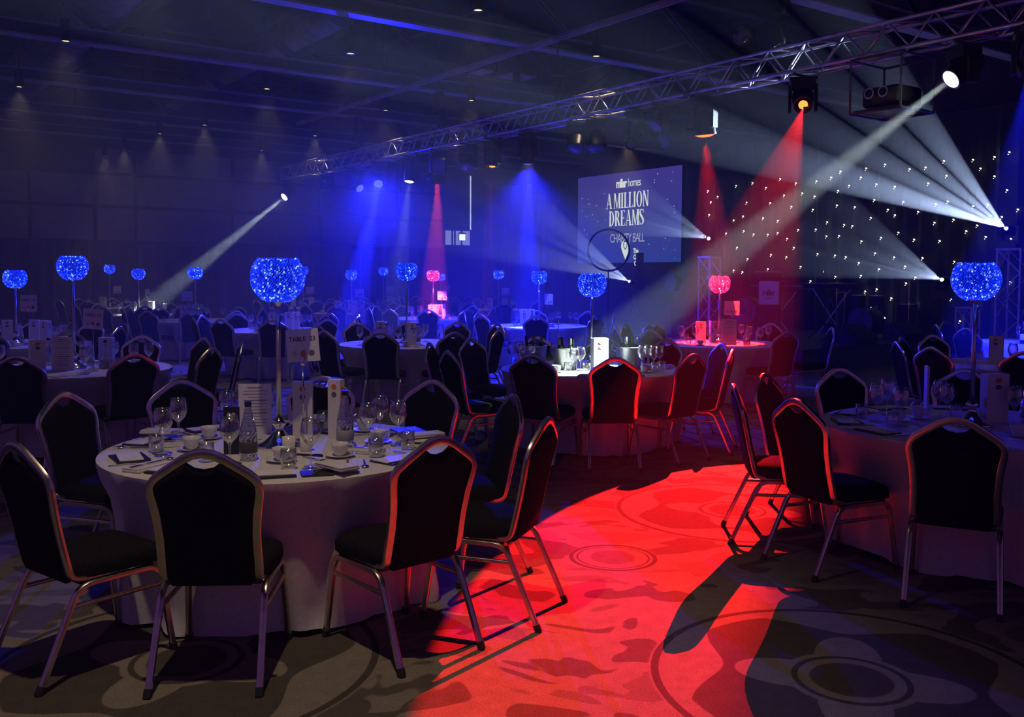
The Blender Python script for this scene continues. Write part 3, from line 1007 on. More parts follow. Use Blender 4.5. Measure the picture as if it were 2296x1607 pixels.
def chair_kits():
    fr = M['chairframe']
    # back frame: one bent tube, runs up one side, over the peaked crown and down the other, then forward under the seat
    half = [(0.183, 0.455), (0.180, 0.57), (0.188, 0.68), (0.212, 0.800), (0.0, 0.940)]
    pts = [(-0.170, 0.02, 0.392), (-0.178, -0.175, 0.392)]
    pts += [(-x, back_y(z), z) for x, z in half]
    pts += [(x, back_y(z), z) for x, z in reversed(half[:-1])]
    pts += [(0.178, -0.175, 0.392), (0.170, 0.02, 0.392)]
    rad = [0, 0.06, 0.05, 0.05, 0.06, 0.06, 0.09, 0.06, 0.06, 0.05, 0.05, 0.06, 0]
    path = fillet(pts, rad, 4)
    bf = MB().tube(path, 0, prof=oval_prof(0.024, 0.036, 0.18), ref=(0, 0, 1)).mesh('back_frame', fr, True, 50)
    # upholstered back pad inside the frame, scooped below the crown
    side = [(0.150, 0.378), (0.166, 0.405), (0.167, 0.57), (0.175, 0.68), (0.191, 0.765), (0.192, 0.785), (0.180, 0.803), (0.066, 0.879)]
    scoop = [(0.056, 0.872), (0.036, 0.858), (0.0, 0.851)]
    out = [(-x, z) for x, z in side] + [(-x, z) for x, z in scoop] + [(x, z) for x, z in reversed(scoop[:-1])] + [(x, z) for x, z in reversed(side)]
    cx, cz = 0.0, 0.64

    def ring(ins, off):
        r = []
        for x, z in out:
            k = 1 - ins / max(0.05, math.hypot(x - cx, z - cz))
            X, Z = cx + (x - cx) * k, cz + (z - cz) * k
            r.append((X, back_y(Z) + off, Z))
        return r

    bp = MB().loft([ring(0.03, -0.022), ring(0.010, -0.019), ring(0.0, -0.008), ring(0.0, 0.010), ring(0.010, 0.022), ring(0.035, 0.030)]).mesh('backrest', M['fabric'], True, 60)
    # seat pad
    def seat_ring(ins, z):
        r = []
        n = 28
        for k in range(n):
            t = 2 * math.pi * k / n
            c, s = math.cos(t), math.sin(t)
            x = (0.205 - ins) * math.copysign(abs(c) ** 0.42, c)
            y = (0.215 - ins) * math.copysign(abs(s) ** 0.42, s)
            x *= 1.0 + 0.06 * (y / 0.2)
            r.append((x, y + 0.012, z))
        return r

    st = MB().loft([seat_ring(0.02, 0.386), seat_ring(0.0, 0.394), seat_ring(0.0, 0.43), seat_ring(0.008, 0.449), seat_ring(0.035, 0.463), seat_ring(0.09, 0.469)]).mesh('seat', M['fabric'], True, 60)
    sec = oval_prof(0.026, 0.024, 0.15)
    legs, rails, strs, feet = [], [], [], []
    for s in (-1, 1):
        rear = fillet([(s * 0.196, -0.02, 0.372), (s * 0.196, -0.155, 0.372), (s * 0.206, -0.318, 0.012)], 0.06, 5)
        front = fillet([(s * 0.196, 0.03, 0.372), (s * 0.198, 0.185, 0.372), (s * 0.212, 0.238, 0.012)], 0.06, 5)
        legs.append(MB().tube(rear, 0, prof=sec, ref=(1, 0, 0)).mesh('leg', fr, True, 50))
        legs.append(MB().tube(front, 0, prof=sec, ref=(1, 0, 0)).mesh('leg', fr, True, 50))
        feet.append(MB().tube([(s * 0.2055, -0.310, 0.03), (s * 0.2064, -0.3235, 0.0)], 0, prof=oval_prof(0.031, 0.029)).mesh('foot', M['rubber'], True, 50))
        feet.append(MB().tube([(s * 0.2115, 0.2355, 0.03), (s * 0.2123, 0.2395, 0.0)], 0, prof=oval_prof(0.031, 0.029)).mesh('foot', M['rubber'], True, 50))
        rails.append(MB().tube([(s * 0.196, -0.03, 0.372), (s * 0.196, 0.04, 0.372)], 0, prof=oval_prof(0.0255, 0.0235, 0.15), ref=(1, 0, 0)).mesh('seat_rail', fr, True, 50))
        strs.append(MB().tube([(s * 0.199, -0.190, 0.295), (s * 0.201, 0.197, 0.295)], 0, prof=oval_prof(0.018, 0.018), ref=(1, 0, 0)).mesh('stretcher', fr, True, 50))
    cross = MB().box((0, -0.13, 0.378), (0.36, 0.03, 0.014)).box((0, 0.15, 0.378), (0.38, 0.03, 0.014)).mesh('crossbar', M['black'], False)
    near = [('seat', st), ('backrest', bp), ('back_frame', bf), ('crossbar', cross)]
    near += [('leg', legs[i], [('foot', feet[i])]) for i in range(4)]
    near += [('seat_rail', r) for r in rails] + [('stretcher', r) for r in strs]
    far = [('seat', st), ('backrest', bp), ('back_frame', bf)] + [('leg', legs[i]) for i in range(4)]
    return near, far


CHAIR, CHAIR_FAR = chair_kits()


def facing(p, c):
    d = Vector(c) - Vector(p)
    return math.atan2(-d.x, d.y)


# ================================================================== tables and cloths
TH = 0.708
RT = 0.85


def cloth_mesh(seed, hem=0.015, turn=0.0, seats=()):
    """seats: (angle, distance of the chair's centre); the cloth is pressed in where a seat or a front leg meets it"""
    rnd = random.Random(seed)
    n = 160
    ph = [rnd.uniform(0, 6.28) for _ in range(6)]
    nf = rnd.choice((9, 10, 11))

    def fold(t):
        ph_ = nf * t + ph[0] + 0.9 * math.sin(2 * t + ph[1]) + 0.5 * math.sin(5 * t + ph[2])
        ridge = max(0.0, math.cos(ph_)) ** 4
        return 1.15 * ridge - 0.25 + 0.22 * math.sin(2 * nf * t + ph[3]) * (1 - ridge)

    rings = []
    rings.append([(0.30 * math.cos(2 * math.pi * k / n), 0.30 * math.sin(2 * math.pi * k / n), TH) for k in range(n)])
    for r in (0.6, 0.80, RT - 0.012):
        rings.append([(r * math.cos(2 * math.pi * k / n), r * math.sin(2 * math.pi * k / n), TH - (0.001 if r > 0.8 else 0)) for k in range(n)])
    zs = [TH - 0.006, TH - 0.03, TH - 0.09, TH - 0.18, TH - 0.30, TH - 0.43, TH - 0.56, TH - 0.64, hem]
    for i, z in enumerate(zs):
        f = min(1.0, max(0.0, (TH - 0.02 - z) / 0.62))
        row = []
        for k in range(n):
            t = 2 * math.pi * k / n
            g = min(1.0, f / 0.38)
            fo = fold(t)
            r = RT + 0.004 - 0.075 * g * g * (3 - 2 * g) + (0.070 * f ** 0.8 + 0.030 * f ** 3) * fo
            zz = z + (0.012 * math.sin(5 * t + ph[4]) + 0.008 * math.sin(9 * t) if i == len(zs) - 1 else 0)
            if i == len(zs) - 1:
                r += 0.03 * max(0, math.sin(7 * t + ph[5]))
                zz = max(0.004, zz)
            if zz < 0.56:
                w_ = min(1.0, (0.56 - zz) / 0.07)
                for a_, d_ in seats:
                    dl = (t + turn - a_ + math.pi) % (2 * math.pi) - math.pi
                    if abs(dl) < 0.5:
                        lim = d_ - 0.226 - 0.034 * min(1.0, max(0.0, (0.40 - zz) / 0.38))
                        lim = lim / math.cos(dl) + 1.2 * max(0.0, abs(lim * math.tan(dl)) - 0.235)
                        if r > lim:
                            r += (lim - r) * w_
            row.append((r * math.cos(t), r * math.sin(t), zz))
        rings.append(row)
    mb = MB().loft(rings, False, False)
    b = mb.v
    mb.add([(0, 0, TH)] + rings[0], [(0, 1 + k, 1 + (k + 1) % n) for k in range(n)])
    return mb.mesh('tablecloth', M['cloth'], True, 60)


top_me = MB().lathe([(0.0, TH - 0.045), (RT - 0.03, TH - 0.045), (RT - 0.02, TH - 0.035), (RT - 0.02, TH - 0.008), (0.0, TH - 0.008)], 40).mesh('tabletop', M['wood'], True, 30)
tleg = []
for k in range(4):
    a = math.pi / 4 + k * math.pi / 2
    tleg.append(MB().tube([(0.45 * math.cos(a), 0.45 * math.sin(a), TH - 0.045), (0.52 * math.cos(a), 0.52 * math.sin(a), 0.0)], 0.016, 8).mesh('leg', M['steel']))

# ================================================================== centrepiece: crystal globe on a tall stem
def globe_kit(tag_, c_in, c_bead, c_hot, s_in, s_bead, s_hot, dense=True):
    m_in = emis('globe_core_' + tag_, c_in, s_in)
    m_b = mat('globe_bead_' + tag_, c_bead, 0.15, 0.0, 0.8, c_bead, 1.0)
    nt = m_b.node_tree
    ge = nt.nodes.new('ShaderNodeNewGeometry')
    cr = nt.nodes.new('ShaderNodeValToRGB')
    el = cr.color_ramp.elements
    el[0].position, el[0].color = 0.0, (*[x * s_bead * 0.35 for x in c_bead], 1)
    el[1].position, el[1].color = 1.0, (*[x * s_hot for x in c_hot], 1)
    e2 = el.new(0.72)
    e2.color = (*[x * s_bead for x in c_bead], 1)
    e3 = el.new(0.94)
    e3.color = (*[(x * 0.6 + y * 0.4) * s_bead * 1.4 for x, y in zip(c_bead, c_hot)], 1)
    nt.links.new(ge.outputs['Random Per Island'], cr.inputs[0])
    nt.links.new(cr.outputs[0], nt.nodes['Principled BSDF'].inputs['Emission Color'])
    R = 0.132
    rnd = random.Random(5)
    zt, zb = 0.098, -0.118
    core = MB().lathe([(0.03, zb + 0.006), (0.07, -0.098), (0.108, -0.06), (0.124, 0.0), (0.119, 0.045), (0.098, 0.08), (0.085, zt - 0.008), (0.06, 0.07)], 24).mesh('glowing_bowl', m_in)
    mb = MB()
    NB, br = (1500, 0.0056) if dense else (520, 0.0095)
    for i in range(NB):
        z = zb + (zt - zb) * (i + 0.5) / NB
        r = R * math.sqrt(max(0.0, 1 - (z / (0.1275 if z < 0 else 0.141)) ** 2))
        t = i * 2.399963 + rnd.uniform(-0.02, 0.02)
        mb.sphere((r * math.cos(t), r * math.sin(t), z), br * rnd.uniform(0.85, 1.0), 6, 4)
    return core, mb.mesh('crystal_beads', m_b, True)


GLOBE = {}
GLOBE['blue'] = globe_kit('blue', (0.0, 0.006, 0.75), (0.006, 0.03, 0.9), (0.16, 0.32, 1.0), 0.14, 0.9, 2.4)
GLOBE['bluefar'] = globe_kit('bluefar', (0.0, 0.008, 0.85), (0.006, 0.035, 0.95), (0.16, 0.36, 1.0), 0.22, 1.0, 2.8, False)
GLOBE['pink'] = globe_kit('pink', (0.85, 0.0, 0.16), (0.95, 0.03, 0.30), (1.0, 0.55, 0.75), 0.75, 0.6, 1.6, False)  # the red light falling on these globes is put into their glow
base_me = MB().lathe([(0.0, 0.0), (0.098, 0.0), (0.10, 0.006), (0.092, 0.014), (0.070, 0.026), (0.045, 0.048), (0.026, 0.075), (0.016, 0.09), (0.020, 0.098), (0.030, 0.112), (0.031, 0.124), (0.020, 0.138), (0.014, 0.146)], 24)
base_me.v = [(x * 1.15, y * 1.15, z) for x, y, z in base_me.v]
base_me = base_me.mesh('base', M['chrome'])
_poles = {}


def centrepiece(tc, hg, kind, label, group=None):
    """hg: height of the globe's centre above the floor"""
    L_ = hg - TH - 0.118
    key = round(L_, 3)
    if key not in _poles:
        _poles[key] = (MB().tube([(0, 0, 0.14), (0, 0, L_)], 0.0125, 12).mesh('pole', M['brushed']),
                       MB().lathe([(0.012, L_ - 0.025), (0.018, L_ - 0.012), (0.032, L_ - 0.002), (0.032, L_ + 0.006)], 16).mesh('cup_holder', M['chrome']))
    t = thing('globe_centrepiece', label, 'centrepiece', (tc.x, tc.y, TH + 0.001), random.uniform(0, 6), group)
    new_obj('base', base_me, t)
    new_obj('pole', _poles[key][0], t)
    new_obj('cup_holder', _poles[key][1], t)
    core, beads = GLOBE[kind]
    g = new_obj('globe', core, t, (0, 0, hg - TH))
    o = new_obj('crystal_beads', beads, g)
    o['kind'] = 'stuff'
    return t


# ================================================================== tableware
wine_me = MB().lathe([(0.0, 0.0), (0.036, 0.0), (0.036, 0.003), (0.012, 0.007), (0.005, 0.014), (0.0042, 0.05), (0.005, 0.085), (0.010, 0.094), (0.028, 0.112), (0.040, 0.138), (0.041, 0.152), (0.037, 0.180), (0.032, 0.205),
                      (0.031, 0.205), (0.036, 0.178), (0.0395, 0.152), (0.0385, 0.139), (0.027, 0.115), (0.008, 0.099), (0.0, 0.097)], 20)
wine_me.v = [(x * 1.12, y * 1.12, z * 1.12) for x, y, z in wine_me.v]
wine_me = wine_me.mesh('wine_glass', M['glass'])
tumbler_me = MB().lathe([(0.0, 0.0), (0.027, 0.0), (0.032, 0.008), (0.036, 0.045), (0.035, 0.09), (0.0335, 0.09), (0.0345, 0.045), (0.030, 0.012), (0.0, 0.010)], 18).mesh('tumbler', M['glass'])
flute_me = MB().lathe([(0.0, 0.0), (0.032, 0.0), (0.032, 0.003), (0.008, 0.008), (0.0042, 0.02), (0.0045, 0.085), (0.012, 0.10), (0.023, 0.135), (0.026, 0.17), (0.0225, 0.225), (0.0215, 0.225), (0.0245, 0.17), (0.021, 0.137), (0.0, 0.105)], 16).mesh('champagne_flute', M['glass'])
cup_b = MB().lathe([(0.0, 0.0), (0.022, 0.0), (0.024, 0.006), (0.036, 0.024), (0.042, 0.05), (0.0435, 0.060), (0.041, 0.060), (0.039, 0.048), (0.033, 0.026), (0.0, 0.012)], 20).mesh('bowl', M['china'])
cup_h = MB().tube(fillet([(0.038, 0, 0.05), (0.058, 0, 0.054), (0.066, 0, 0.036), (0.052, 0, 0.016), (0.033, 0, 0.018)], 0.012, 4), 0.0036, 6).mesh('handle', M['china'])
CUP = [('bowl', cup_b), ('handle', cup_h)]
saucer_me = MB().lathe([(0.0, 0.0), (0.042, 0.0), (0.046, 0.004), (0.07, 0.013), (0.072, 0.015), (0.068, 0.015), (0.045, 0.008), (0.0, 0.006)], 24).mesh('saucer', M['china'])
SAUCER_Z = 0.0071
beaker_me = MB().lathe([(0.0, 0.0), (0.024, 0.0), (0.030, 0.012), (0.034, 0.075), (0.032, 0.075), (0.028, 0.014), (0.0, 0.010)], 16).mesh('sugar_beaker', M['china'])


def bottle_kit(label_mat, cap=True):
    prof = [(0.0, 0.0), (0.033, 0.0), (0.037, 0.006), (0.038, 0.03), (0.0385, 0.10), (0.036, 0.13), (0.026, 0.18), (0.017, 0.215), (0.0135, 0.235), (0.0135, 0.25), (0.0115, 0.25)]
    body = MB()
    n = 22
    rings = []
    zs = [0.0, 0.004]
    pts = []
    for i in range(len(prof) - 1):
        for s in range(3):
            t = s / 3
            pts.append((prof[i][0] * (1 - t) + prof[i + 1][0] * t, prof[i][1] * (1 - t) + prof[i + 1][1] * t))
    pts.append(prof[-1])
    for i, (r, z) in enumerate(pts):
        row = []
        for k in range(n):
            t = 2 * math.pi * (k + 0.5 * (i % 2)) / n
            rr = r * (1 + (0.035 if (k + i) % 2 == 0 else -0.02)) if 0.01 < z < 0.225 else r
            row.append((rr * math.cos(t), rr * math.sin(t), z))
        rings.append(row)
    body.loft(rings, True, False)
    kit = [('body', body.mesh('body', M['bottle'], False)), ('label', MB().lathe([(0.0388, 0.035), (0.0402, 0.036), (0.0402, 0.083), (0.0388, 0.084)], 22).mesh('label', label_mat))]
    kit.append(('water', MB().lathe([(0.0, 0.006), (0.033, 0.006), (0.0355, 0.03), (0.036, 0.10), (0.033, 0.13), (0.0, 0.131)], 16).mesh('water', M['glass'])))
    if cap:
        kit.append(('cap', MB().lathe([(0.0155, 0.24), (0.0155, 0.262), (0.0, 0.263)], 16).mesh('cap', M['slate'], True, 40)))
    return kit


BOTTLE_DARK, BOTTLE_PALE = bottle_kit(M['label']), bottle_kit(M['labelpale'])
wb = MB().lathe([(0.0, 0.0), (0.036, 0.0), (0.038, 0.01), (0.038, 0.17), (0.034, 0.195), (0.016, 0.225), (0.0145, 0.24), (0.0145, 0.295), (0.016, 0.30), (0.0, 0.302)], 18).mesh('body', M['wine'])
WINEBOTTLE = [('body', wb), ('label', MB().lathe([(0.0385, 0.05), (0.0392, 0.051), (0.0392, 0.13), (0.0385, 0.131)], 18).mesh('label', M['paper'])), ('foil', MB().lathe([(0.0152, 0.235), (0.0158, 0.24), (0.0158, 0.298), (0.0, 0.304)], 14).mesh('foil', M['slate']))]


def menu_kit(w, d, h, circles=True, lines=0):
    """white card block standing on the table, two printed discs near its top"""
    body = MB().box((0, 0, h / 2), (w, d, h)).mesh('card', M['paper'], False)
    subs = []
    if circles:
        for k, mm in enumerate(('orange', 'inkgrey')):
            mb = MB().tube([(0, -d / 2, h - 0.038 - 0.042 * k), (0, -d / 2 - 0.0012, h - 0.038 - 0.042 * k)], 0.0155, 18)
            subs.append(('printed_disc', mb.mesh('printed_disc', M[mm], False)))
            mb = MB().tube([(w / 2, 0.0, h - 0.05 - 0.04 * k), (w / 2 + 0.0012, 0.0, h - 0.05 - 0.04 * k)], min(0.012, d * 0.3), 14)
            subs.append(('printed_disc', mb.mesh('printed_disc', M[mm], False)))
    if lines:
        mb = MB()
        for k in range(lines):
            wl = w * (0.7 if k % 3 else 0.45)
            mb.box((0, -d / 2 - 0.0005, h - 0.022 - k * (h - 0.05) / lines), (wl, 0.001, 0.0026 if k % 4 else 0.005))
        subs.append(('printed_lines', mb.mesh('printed_lines', M['inkgrey'], False)))
    return [('card', body, subs)]


MENU = menu_kit(0.105, 0.055, 0.295)
MENU_SLIM = menu_kit(0.075, 0.045, 0.315)
CARD_TEXT = menu_kit(0.175, 0.004, 0.275, False, 13)
LEAFLET = [('card', MB().box((0, 0, 0.115), (0.075, 0.012, 0.23)).mesh('card', M['navy'], False),
            [('heart_print', MB().prism([(0.0, -0.028), (0.018, -0.004), (0.02, 0.012), (0.011, 0.02), (0.0, 0.011), (-0.011, 0.02), (-0.02, 0.012), (-0.018, -0.004)], 0, 0.001).mesh('heart_print', M['inkpale'], False))])]
for v in LEAFLET[0][2][0][1].vertices:
    x, y, z = v.co
    v.co = (x, -0.0062 - z, 0.185 + y)
flat_me = MB().box((0, 0, 0.002), (0.105, 0.21, 0.004)).mesh('menu_card', M['paper'], False)
FLATDARK = [('cover', MB().box((0, 0, 0.004), (0.15, 0.21, 0.008)).mesh('cover', M['slate'], False)), ('print', MB().box((0.03, 0.02, 0.0084), (0.05, 0.09, 0.0008)).box((-0.035, -0.03, 0.0084), (0.04, 0.07, 0.0008)).mesh('print', M['inkgrey'], False))]
SLATE = [('board', MB().rbox((0, 0, 0.004), (0.14, 0.11, 0.008), 0.003).mesh('board', M['slate'], False))]
napkin_mb = MB().rbox((0, 0, 0.006), (0.10, 0.21, 0.012), 0.004).rbox((0.004, 0.004, 0.015), (0.094, 0.2, 0.008), 0.003)
napkin_me = napkin_mb.mesh('napkin', M['cloth'], False)
knife_me = MB().add([(-0.008, 0.02, 0.0), (0.008, 0.02, 0), (0.009, 0.10, 0), (0.002, 0.118, 0), (-0.008, 0.11, 0), (-0.008, 0.02, 0.002), (0.008, 0.02, 0.002), (0.009, 0.10, 0.002), (0.002, 0.118, 0.002), (-0.008, 0.11, 0.002)],
                    [(4, 3, 2, 1, 0), (5, 6, 7, 8, 9), (0, 1, 6, 5), (1, 2, 7, 6), (2, 3, 8, 7), (3, 4, 9, 8), (4, 0, 5, 9)]).rbox((0, -0.045, 0.004), (0.014, 0.13, 0.008), 0.003).mesh('knife', M['chrome'], False)
fk = MB().rbox((0, -0.05, 0.0035), (0.012, 0.12, 0.007), 0.003).box((0, 0.02, 0.003), (0.006, 0.04, 0.004)).box((0, 0.048, 0.003), (0.024, 0.022, 0.003))
for x in (-0.0105, -0.0035, 0.0035, 0.0105):
    fk.box((x, 0.078, 0.003), (0.003, 0.042, 0.003))
fork_me = fk.mesh('fork', M['chrome'], False)
spoon_me = MB().rbox((0, -0.05, 0.0035), (0.011, 0.12, 0.007), 0.003).box((0, 0.018, 0.003), (0.006, 0.03, 0.004)).sphere((0, 0.058, 0.006), 0.019, 12, 8, 0.35).mesh('spoon', M['chrome'], True, 40)
pen_me = MB().tube([(0, -0.07, 0.005), (0, 0.06, 0.005), (0, 0.072, 0.005)], 0.005, 8).box((0, -0.045, 0.011), (0.004, 0.04, 0.003)).mesh('pen', M['navy'], True, 40)
plate_me = MB().lathe([(0.0, 0.0), (0.055, 0.0), (0.06, 0.003), (0.085, 0.012), (0.084, 0.014), (0.058, 0.006), (0.0, 0.004)], 24).mesh('side_plate', M['china'])


def bucket_kit(mark):
    b = MB().lathe([(0.0, 0.0), (0.10, 0.0), (0.104, 0.006), (0.125, 0.19), (0.131, 0.196), (0.131, 0.204), (0.122, 0.204), (0.119, 0.19), (0.10, 0.012), (0.0, 0.010)], 28).mesh('bucket', M['brushed'])
    subs = []
    return [('bucket', b, subs), ('handle', MB().tube([(0.125 + 0.03 * math.sin(a), 0.035 * math.cos(a), 0.165) for a in [math.pi * k / 8 for k in range(9)]], 0.005, 6).tube([(-0.125 - 0.03 * math.sin(a), 0.035 * math.cos(a), 0.165) for a in [math.pi * k / 8 for k in range(9)]], 0.005, 6).mesh('handle', M['brushed']))]


BUCKET = bucket_kit(False)

# table number on a stem: card in a clip
sign_rod = MB().tube([(0, 0, 0.015), (0, 0, 0.36)], 0.004, 8).lathe([(0.0, 0.0), (0.045, 0.0), (0.046, 0.004), (0.012, 0.014), (0.004, 0.02)], 20).mesh('stem', M['chrome'])
sign_clip = MB().sphere((0, 0, 0.37), 0.014, 10, 6).box((0.0, -0.006, 0.385), (0.02, 0.006, 0.03)).box((0.0, 0.008, 0.385), (0.02, 0.006, 0.03)).mesh('clip', M['chrome'], True, 40)
sign_card = MB().box((0, 0, 0), (0.20, 0.003, 0.185)).mesh('card', M['paper'], False)
sign_d = []
for k, mm in enumerate(('inkpale', 'orange', 'inkgrey')):
    sign_d.append(MB().tube([(-0.052 + 0.052 * k, -0.0015, -0.045), (-0.052 + 0.052 * k, -0.0028, -0.045)], 0.017, 18).mesh('printed_disc', M[mm], False))


def table_sign(p, rz, number, label, tilt=0.0, back_number=True, group=None, s=1.0, card=1.0):
    t = thing('table_sign', label, 'sign', (p.x, p.y, TH + 0.001), rz, group)
    t.scale = (s, s, s)
    new_obj('stem', sign_rod, t)
    new_obj('clip', sign_clip, t)
    c = new_obj('card', sign_card, t, (0, 0.001, 0.455), rot=(0, tilt, 0), scale=(card, 1, card))
    for d_ in sign_d:
        new_obj('printed_disc', d_, c)
    if number:
        key = 'T' + number
        if key not in _text_cache:
            _text_cache[key] = text_mesh('TABLE  ' + number, 0.038, M['ink'], bold=0.0004)
        new_obj('lettering', _text_cache[key], c, (0, -0.0024, 0.035), rot=(math.pi / 2, 0, 0))
    return t

# ================================================================== the tables, their chairs and what stands on them
def pl(c, du, dz, h=TH + 0.001):
    return W(c[0] + du, c[1] + dz, h)


def rz_plan(a):
    """turn of a thing whose front (-Y) should face plan direction a (degrees, 0 = to the side, 90 = away from the door)"""
    d = W(math.cos(math.radians(a)), math.sin(math.radians(a)))
    return math.atan2(d.y, d.x) + math.pi / 2


TOCAM = rz_plan(-90)


PEND_CLOTH, PEND_CHAIR = [], []


def table(c, desc, seed, near=True):
    p = W(*c)
    t = thing('banquet_table', 'round folding table under the cloth of the ' + desc, 'table', p, random.Random(seed).uniform(0, 1.5), None if near else 'tables along the far curtain')
    new_obj('tabletop', top_me, t)
    if near:
        for l in tleg:
            new_obj('leg', l, t)
    PEND_CLOTH.append((p, desc, seed, near))
    reserve(c, 0, 0, 0.120)
    return p


def chairs(c, desc, seats, kit, labels=None, group=None):
    """seats: (plan angle, radius of the crown of the back, optional twist)"""
    ct = W(*c)
    for i, s in enumerate(seats):
        a, r = s[0], max(1.24, s[1])
        rr = r - 0.30
        p = W(c[0] + rr * math.cos(math.radians(a)), c[1] + rr * math.sin(math.radians(a)))
        tw = math.radians(s[2] if len(s) > 2 else random.uniform(-4, 4))
        lb = labels[i] if labels and labels[i] else 'black banquet chair with metal frame at the ' + desc
        gp = None if (labels and labels[i]) else (group or 'chairs at the ' + desc)
        PEND_CHAIR.append([p, ct, tw, kit, lb, gp])


def rect(x, y, hx, hy, rz, y0=None):
    c_, s_ = math.cos(rz), math.sin(rz)
    lo = -hy if y0 is None else y0
    return [(x + px * c_ - py * s_, y + px * s_ + py * c_) for px, py in ((-hx, lo), (hx, lo), (hx, hy), (-hx, hy))]


def mtv(A, B):
    """shortest push that parts two convex outlines, or None"""
    best = None
    for P, Q in ((A, B), (B, A)):
        for i in range(len(P)):
            ex, ey = P[i][0] - P[i - 1][0], P[i][1] - P[i - 1][1]
            L_ = math.hypot(ex, ey)
            if L_ < 1e-9:
                continue
            nx_, ny_ = -ey / L_, ex / L_
            pa = [x * nx_ + y * ny_ for x, y in A]
            pb = [x * nx_ + y * ny_ for x, y in B]
            o1, o2 = max(pa) - min(pb), max(pb) - min(pa)
            if o1 <= 0 or o2 <= 0:
                return None
            d_ = (-o1, nx_, ny_) if o1 < o2 else (o2, nx_, ny_)
            if best is None or abs(d_[0]) < abs(best[0]):
                best = d_
    return best[0] * best[1], best[0] * best[2]


def seat_everyone():
    """part chairs that would stand in each other, then hang each cloth around its own chairs"""
    for _ in range(60):
        moved = False
        outs = [rect(q[0].x, q[0].y, 0.227, 0.258, facing(q[0], q[1]) + q[2], -0.345) for q in PEND_CHAIR]
        for i in range(len(PEND_CHAIR)):
            for j in range(i):
                if (PEND_CHAIR[i][0] - PEND_CHAIR[j][0]).length > 0.95:
                    continue
                m_ = mtv(outs[i], outs[j])
                if m_:
                    v = Vector((m_[0], m_[1], 0)) * 0.52
                    PEND_CHAIR[i][0] += v
                    PEND_CHAIR[j][0] -= v
                    moved = True
                    for n_ in (i, j):
                        q = PEND_CHAIR[n_]
                        outs[n_] = rect(q[0].x, q[0].y, 0.227, 0.258, facing(q[0], q[1]) + q[2], -0.345)
        if not moved:
            break
    for p, ct, tw, kit, lb, gp in PEND_CHAIR:
        spawn(kit, 'banquet_chair', lb, 'chair', p, facing(p, ct) + tw, gp)
    for p, desc, seed, near in PEND_CLOTH:
        st = [(math.atan2(q[0].y - p.y, q[0].x - p.x), math.hypot(q[0].x - p.x, q[0].y - p.y)) for q in PEND_CHAIR if (q[0] - p).length < 1.45]
        me = cloth_mesh((3, 8, 15)[seed % 3], 0.015, 0.0, st)
        cl = new_obj('tablecloth', me, None, (p.x, p.y, 0.0))
        tag(cl, 'white cloth draped to the floor over the ' + desc, 'tablecloth', None if near else 'cloths along the far curtain')


# what already stands on each table, as outlines in plan
TAKEN = {}
FOOT = {'wine_glass': 0.048, 'tumbler': 0.038, 'champagne_flute': 0.034, 'saucer': 0.074, 'sugar_beaker': 0.036, 'water_bottle': 0.046, 'wine_cooler': 0.162,
        'napkin': (0.052, 0.107), 'programme': (0.077, 0.107), 'knife': (0.011, 0.122), 'fork': (0.014, 0.112), 'spoon': (0.021, 0.115),
        'menu_card': (0.055, 0.107), 'menu_block': (0.055, 0.030), 'text_card': (0.09, 0.006), 'leaflet': (0.040, 0.010), 'butter_slate': (0.072, 0.057),
        'pen': (0.008, 0.075), 'wine_bottle': 0.042}


def outline(c, du, dz, foot, rz, sc=None):
    w = W(c[0] + du, c[1] + dz)
    k = sc or (1, 1, 1)
    if isinstance(foot, tuple):
        return rect(w.x, w.y, foot[0] * k[0], foot[1] * k[1], rz)
    return [(w.x + foot * k[0] * 1.04 * math.cos(math.pi * i / 5), w.y + foot * k[0] * 1.04 * math.sin(math.pi * i / 5)) for i in range(10)]


def reserve(c, du, dz, foot, rz=0.0, sc=None):
    """nearest clear place on the table; marks it as taken"""
    lst = TAKEN.setdefault(c, [])
    best = outline(c, du, dz, foot, rz, sc)
    ct = W(*c)
    for step in range(0, 48):
        for i in range(16 if step else 1):
            x, y = du + 0.011 * step * math.cos(i * math.pi / 8), dz + 0.011 * step * math.sin(i * math.pi / 8)
            o = outline(c, x, y, foot, rz, sc)
            if max(math.hypot(px - ct.x, py - ct.y) for px, py in o) < 0.842 and not any(mtv(o, q) for q in lst):
                lst.append(o)
                return x, y
    lst.append(best)
    return du, dz, True                 # no clear place left: it lies on what is already there


def put(kit, name, what, cat, c, du, dz, desc, rz=None, grp=None, h=TH + 0.001, scale=None, label=None, on=False):
    """on: it lies on something else, so it needs no place of its own"""
    rz = random.uniform(0, 6.28) if rz is None else rz
    if not on:
        got = reserve(c, du, dz, FOOT[name], rz, scale)
        du, dz = got[:2]
        if len(got) > 2:
            h += 0.0195
    p = pl(c, du, dz, h)
    o = spawn(kit, name, label or (what + ' on the ' + desc), cat, p, rz, None if label else (grp or (cat + ' set on the ' + desc)), scale)
    o['_du'], o['_dz'] = du, dz
    return o


def cup_saucer(c, du, dz, desc, rz=None):
    o = put(saucer_me, 'saucer', 'white china saucer under a cup', 'saucer', c, du, dz, desc, 0)
    put(CUP, 'teacup', 'white china teacup on its saucer', 'cup', c, o['_du'], o['_dz'], desc, rz, h=TH + 0.001 + SAUCER_Z, on=True)


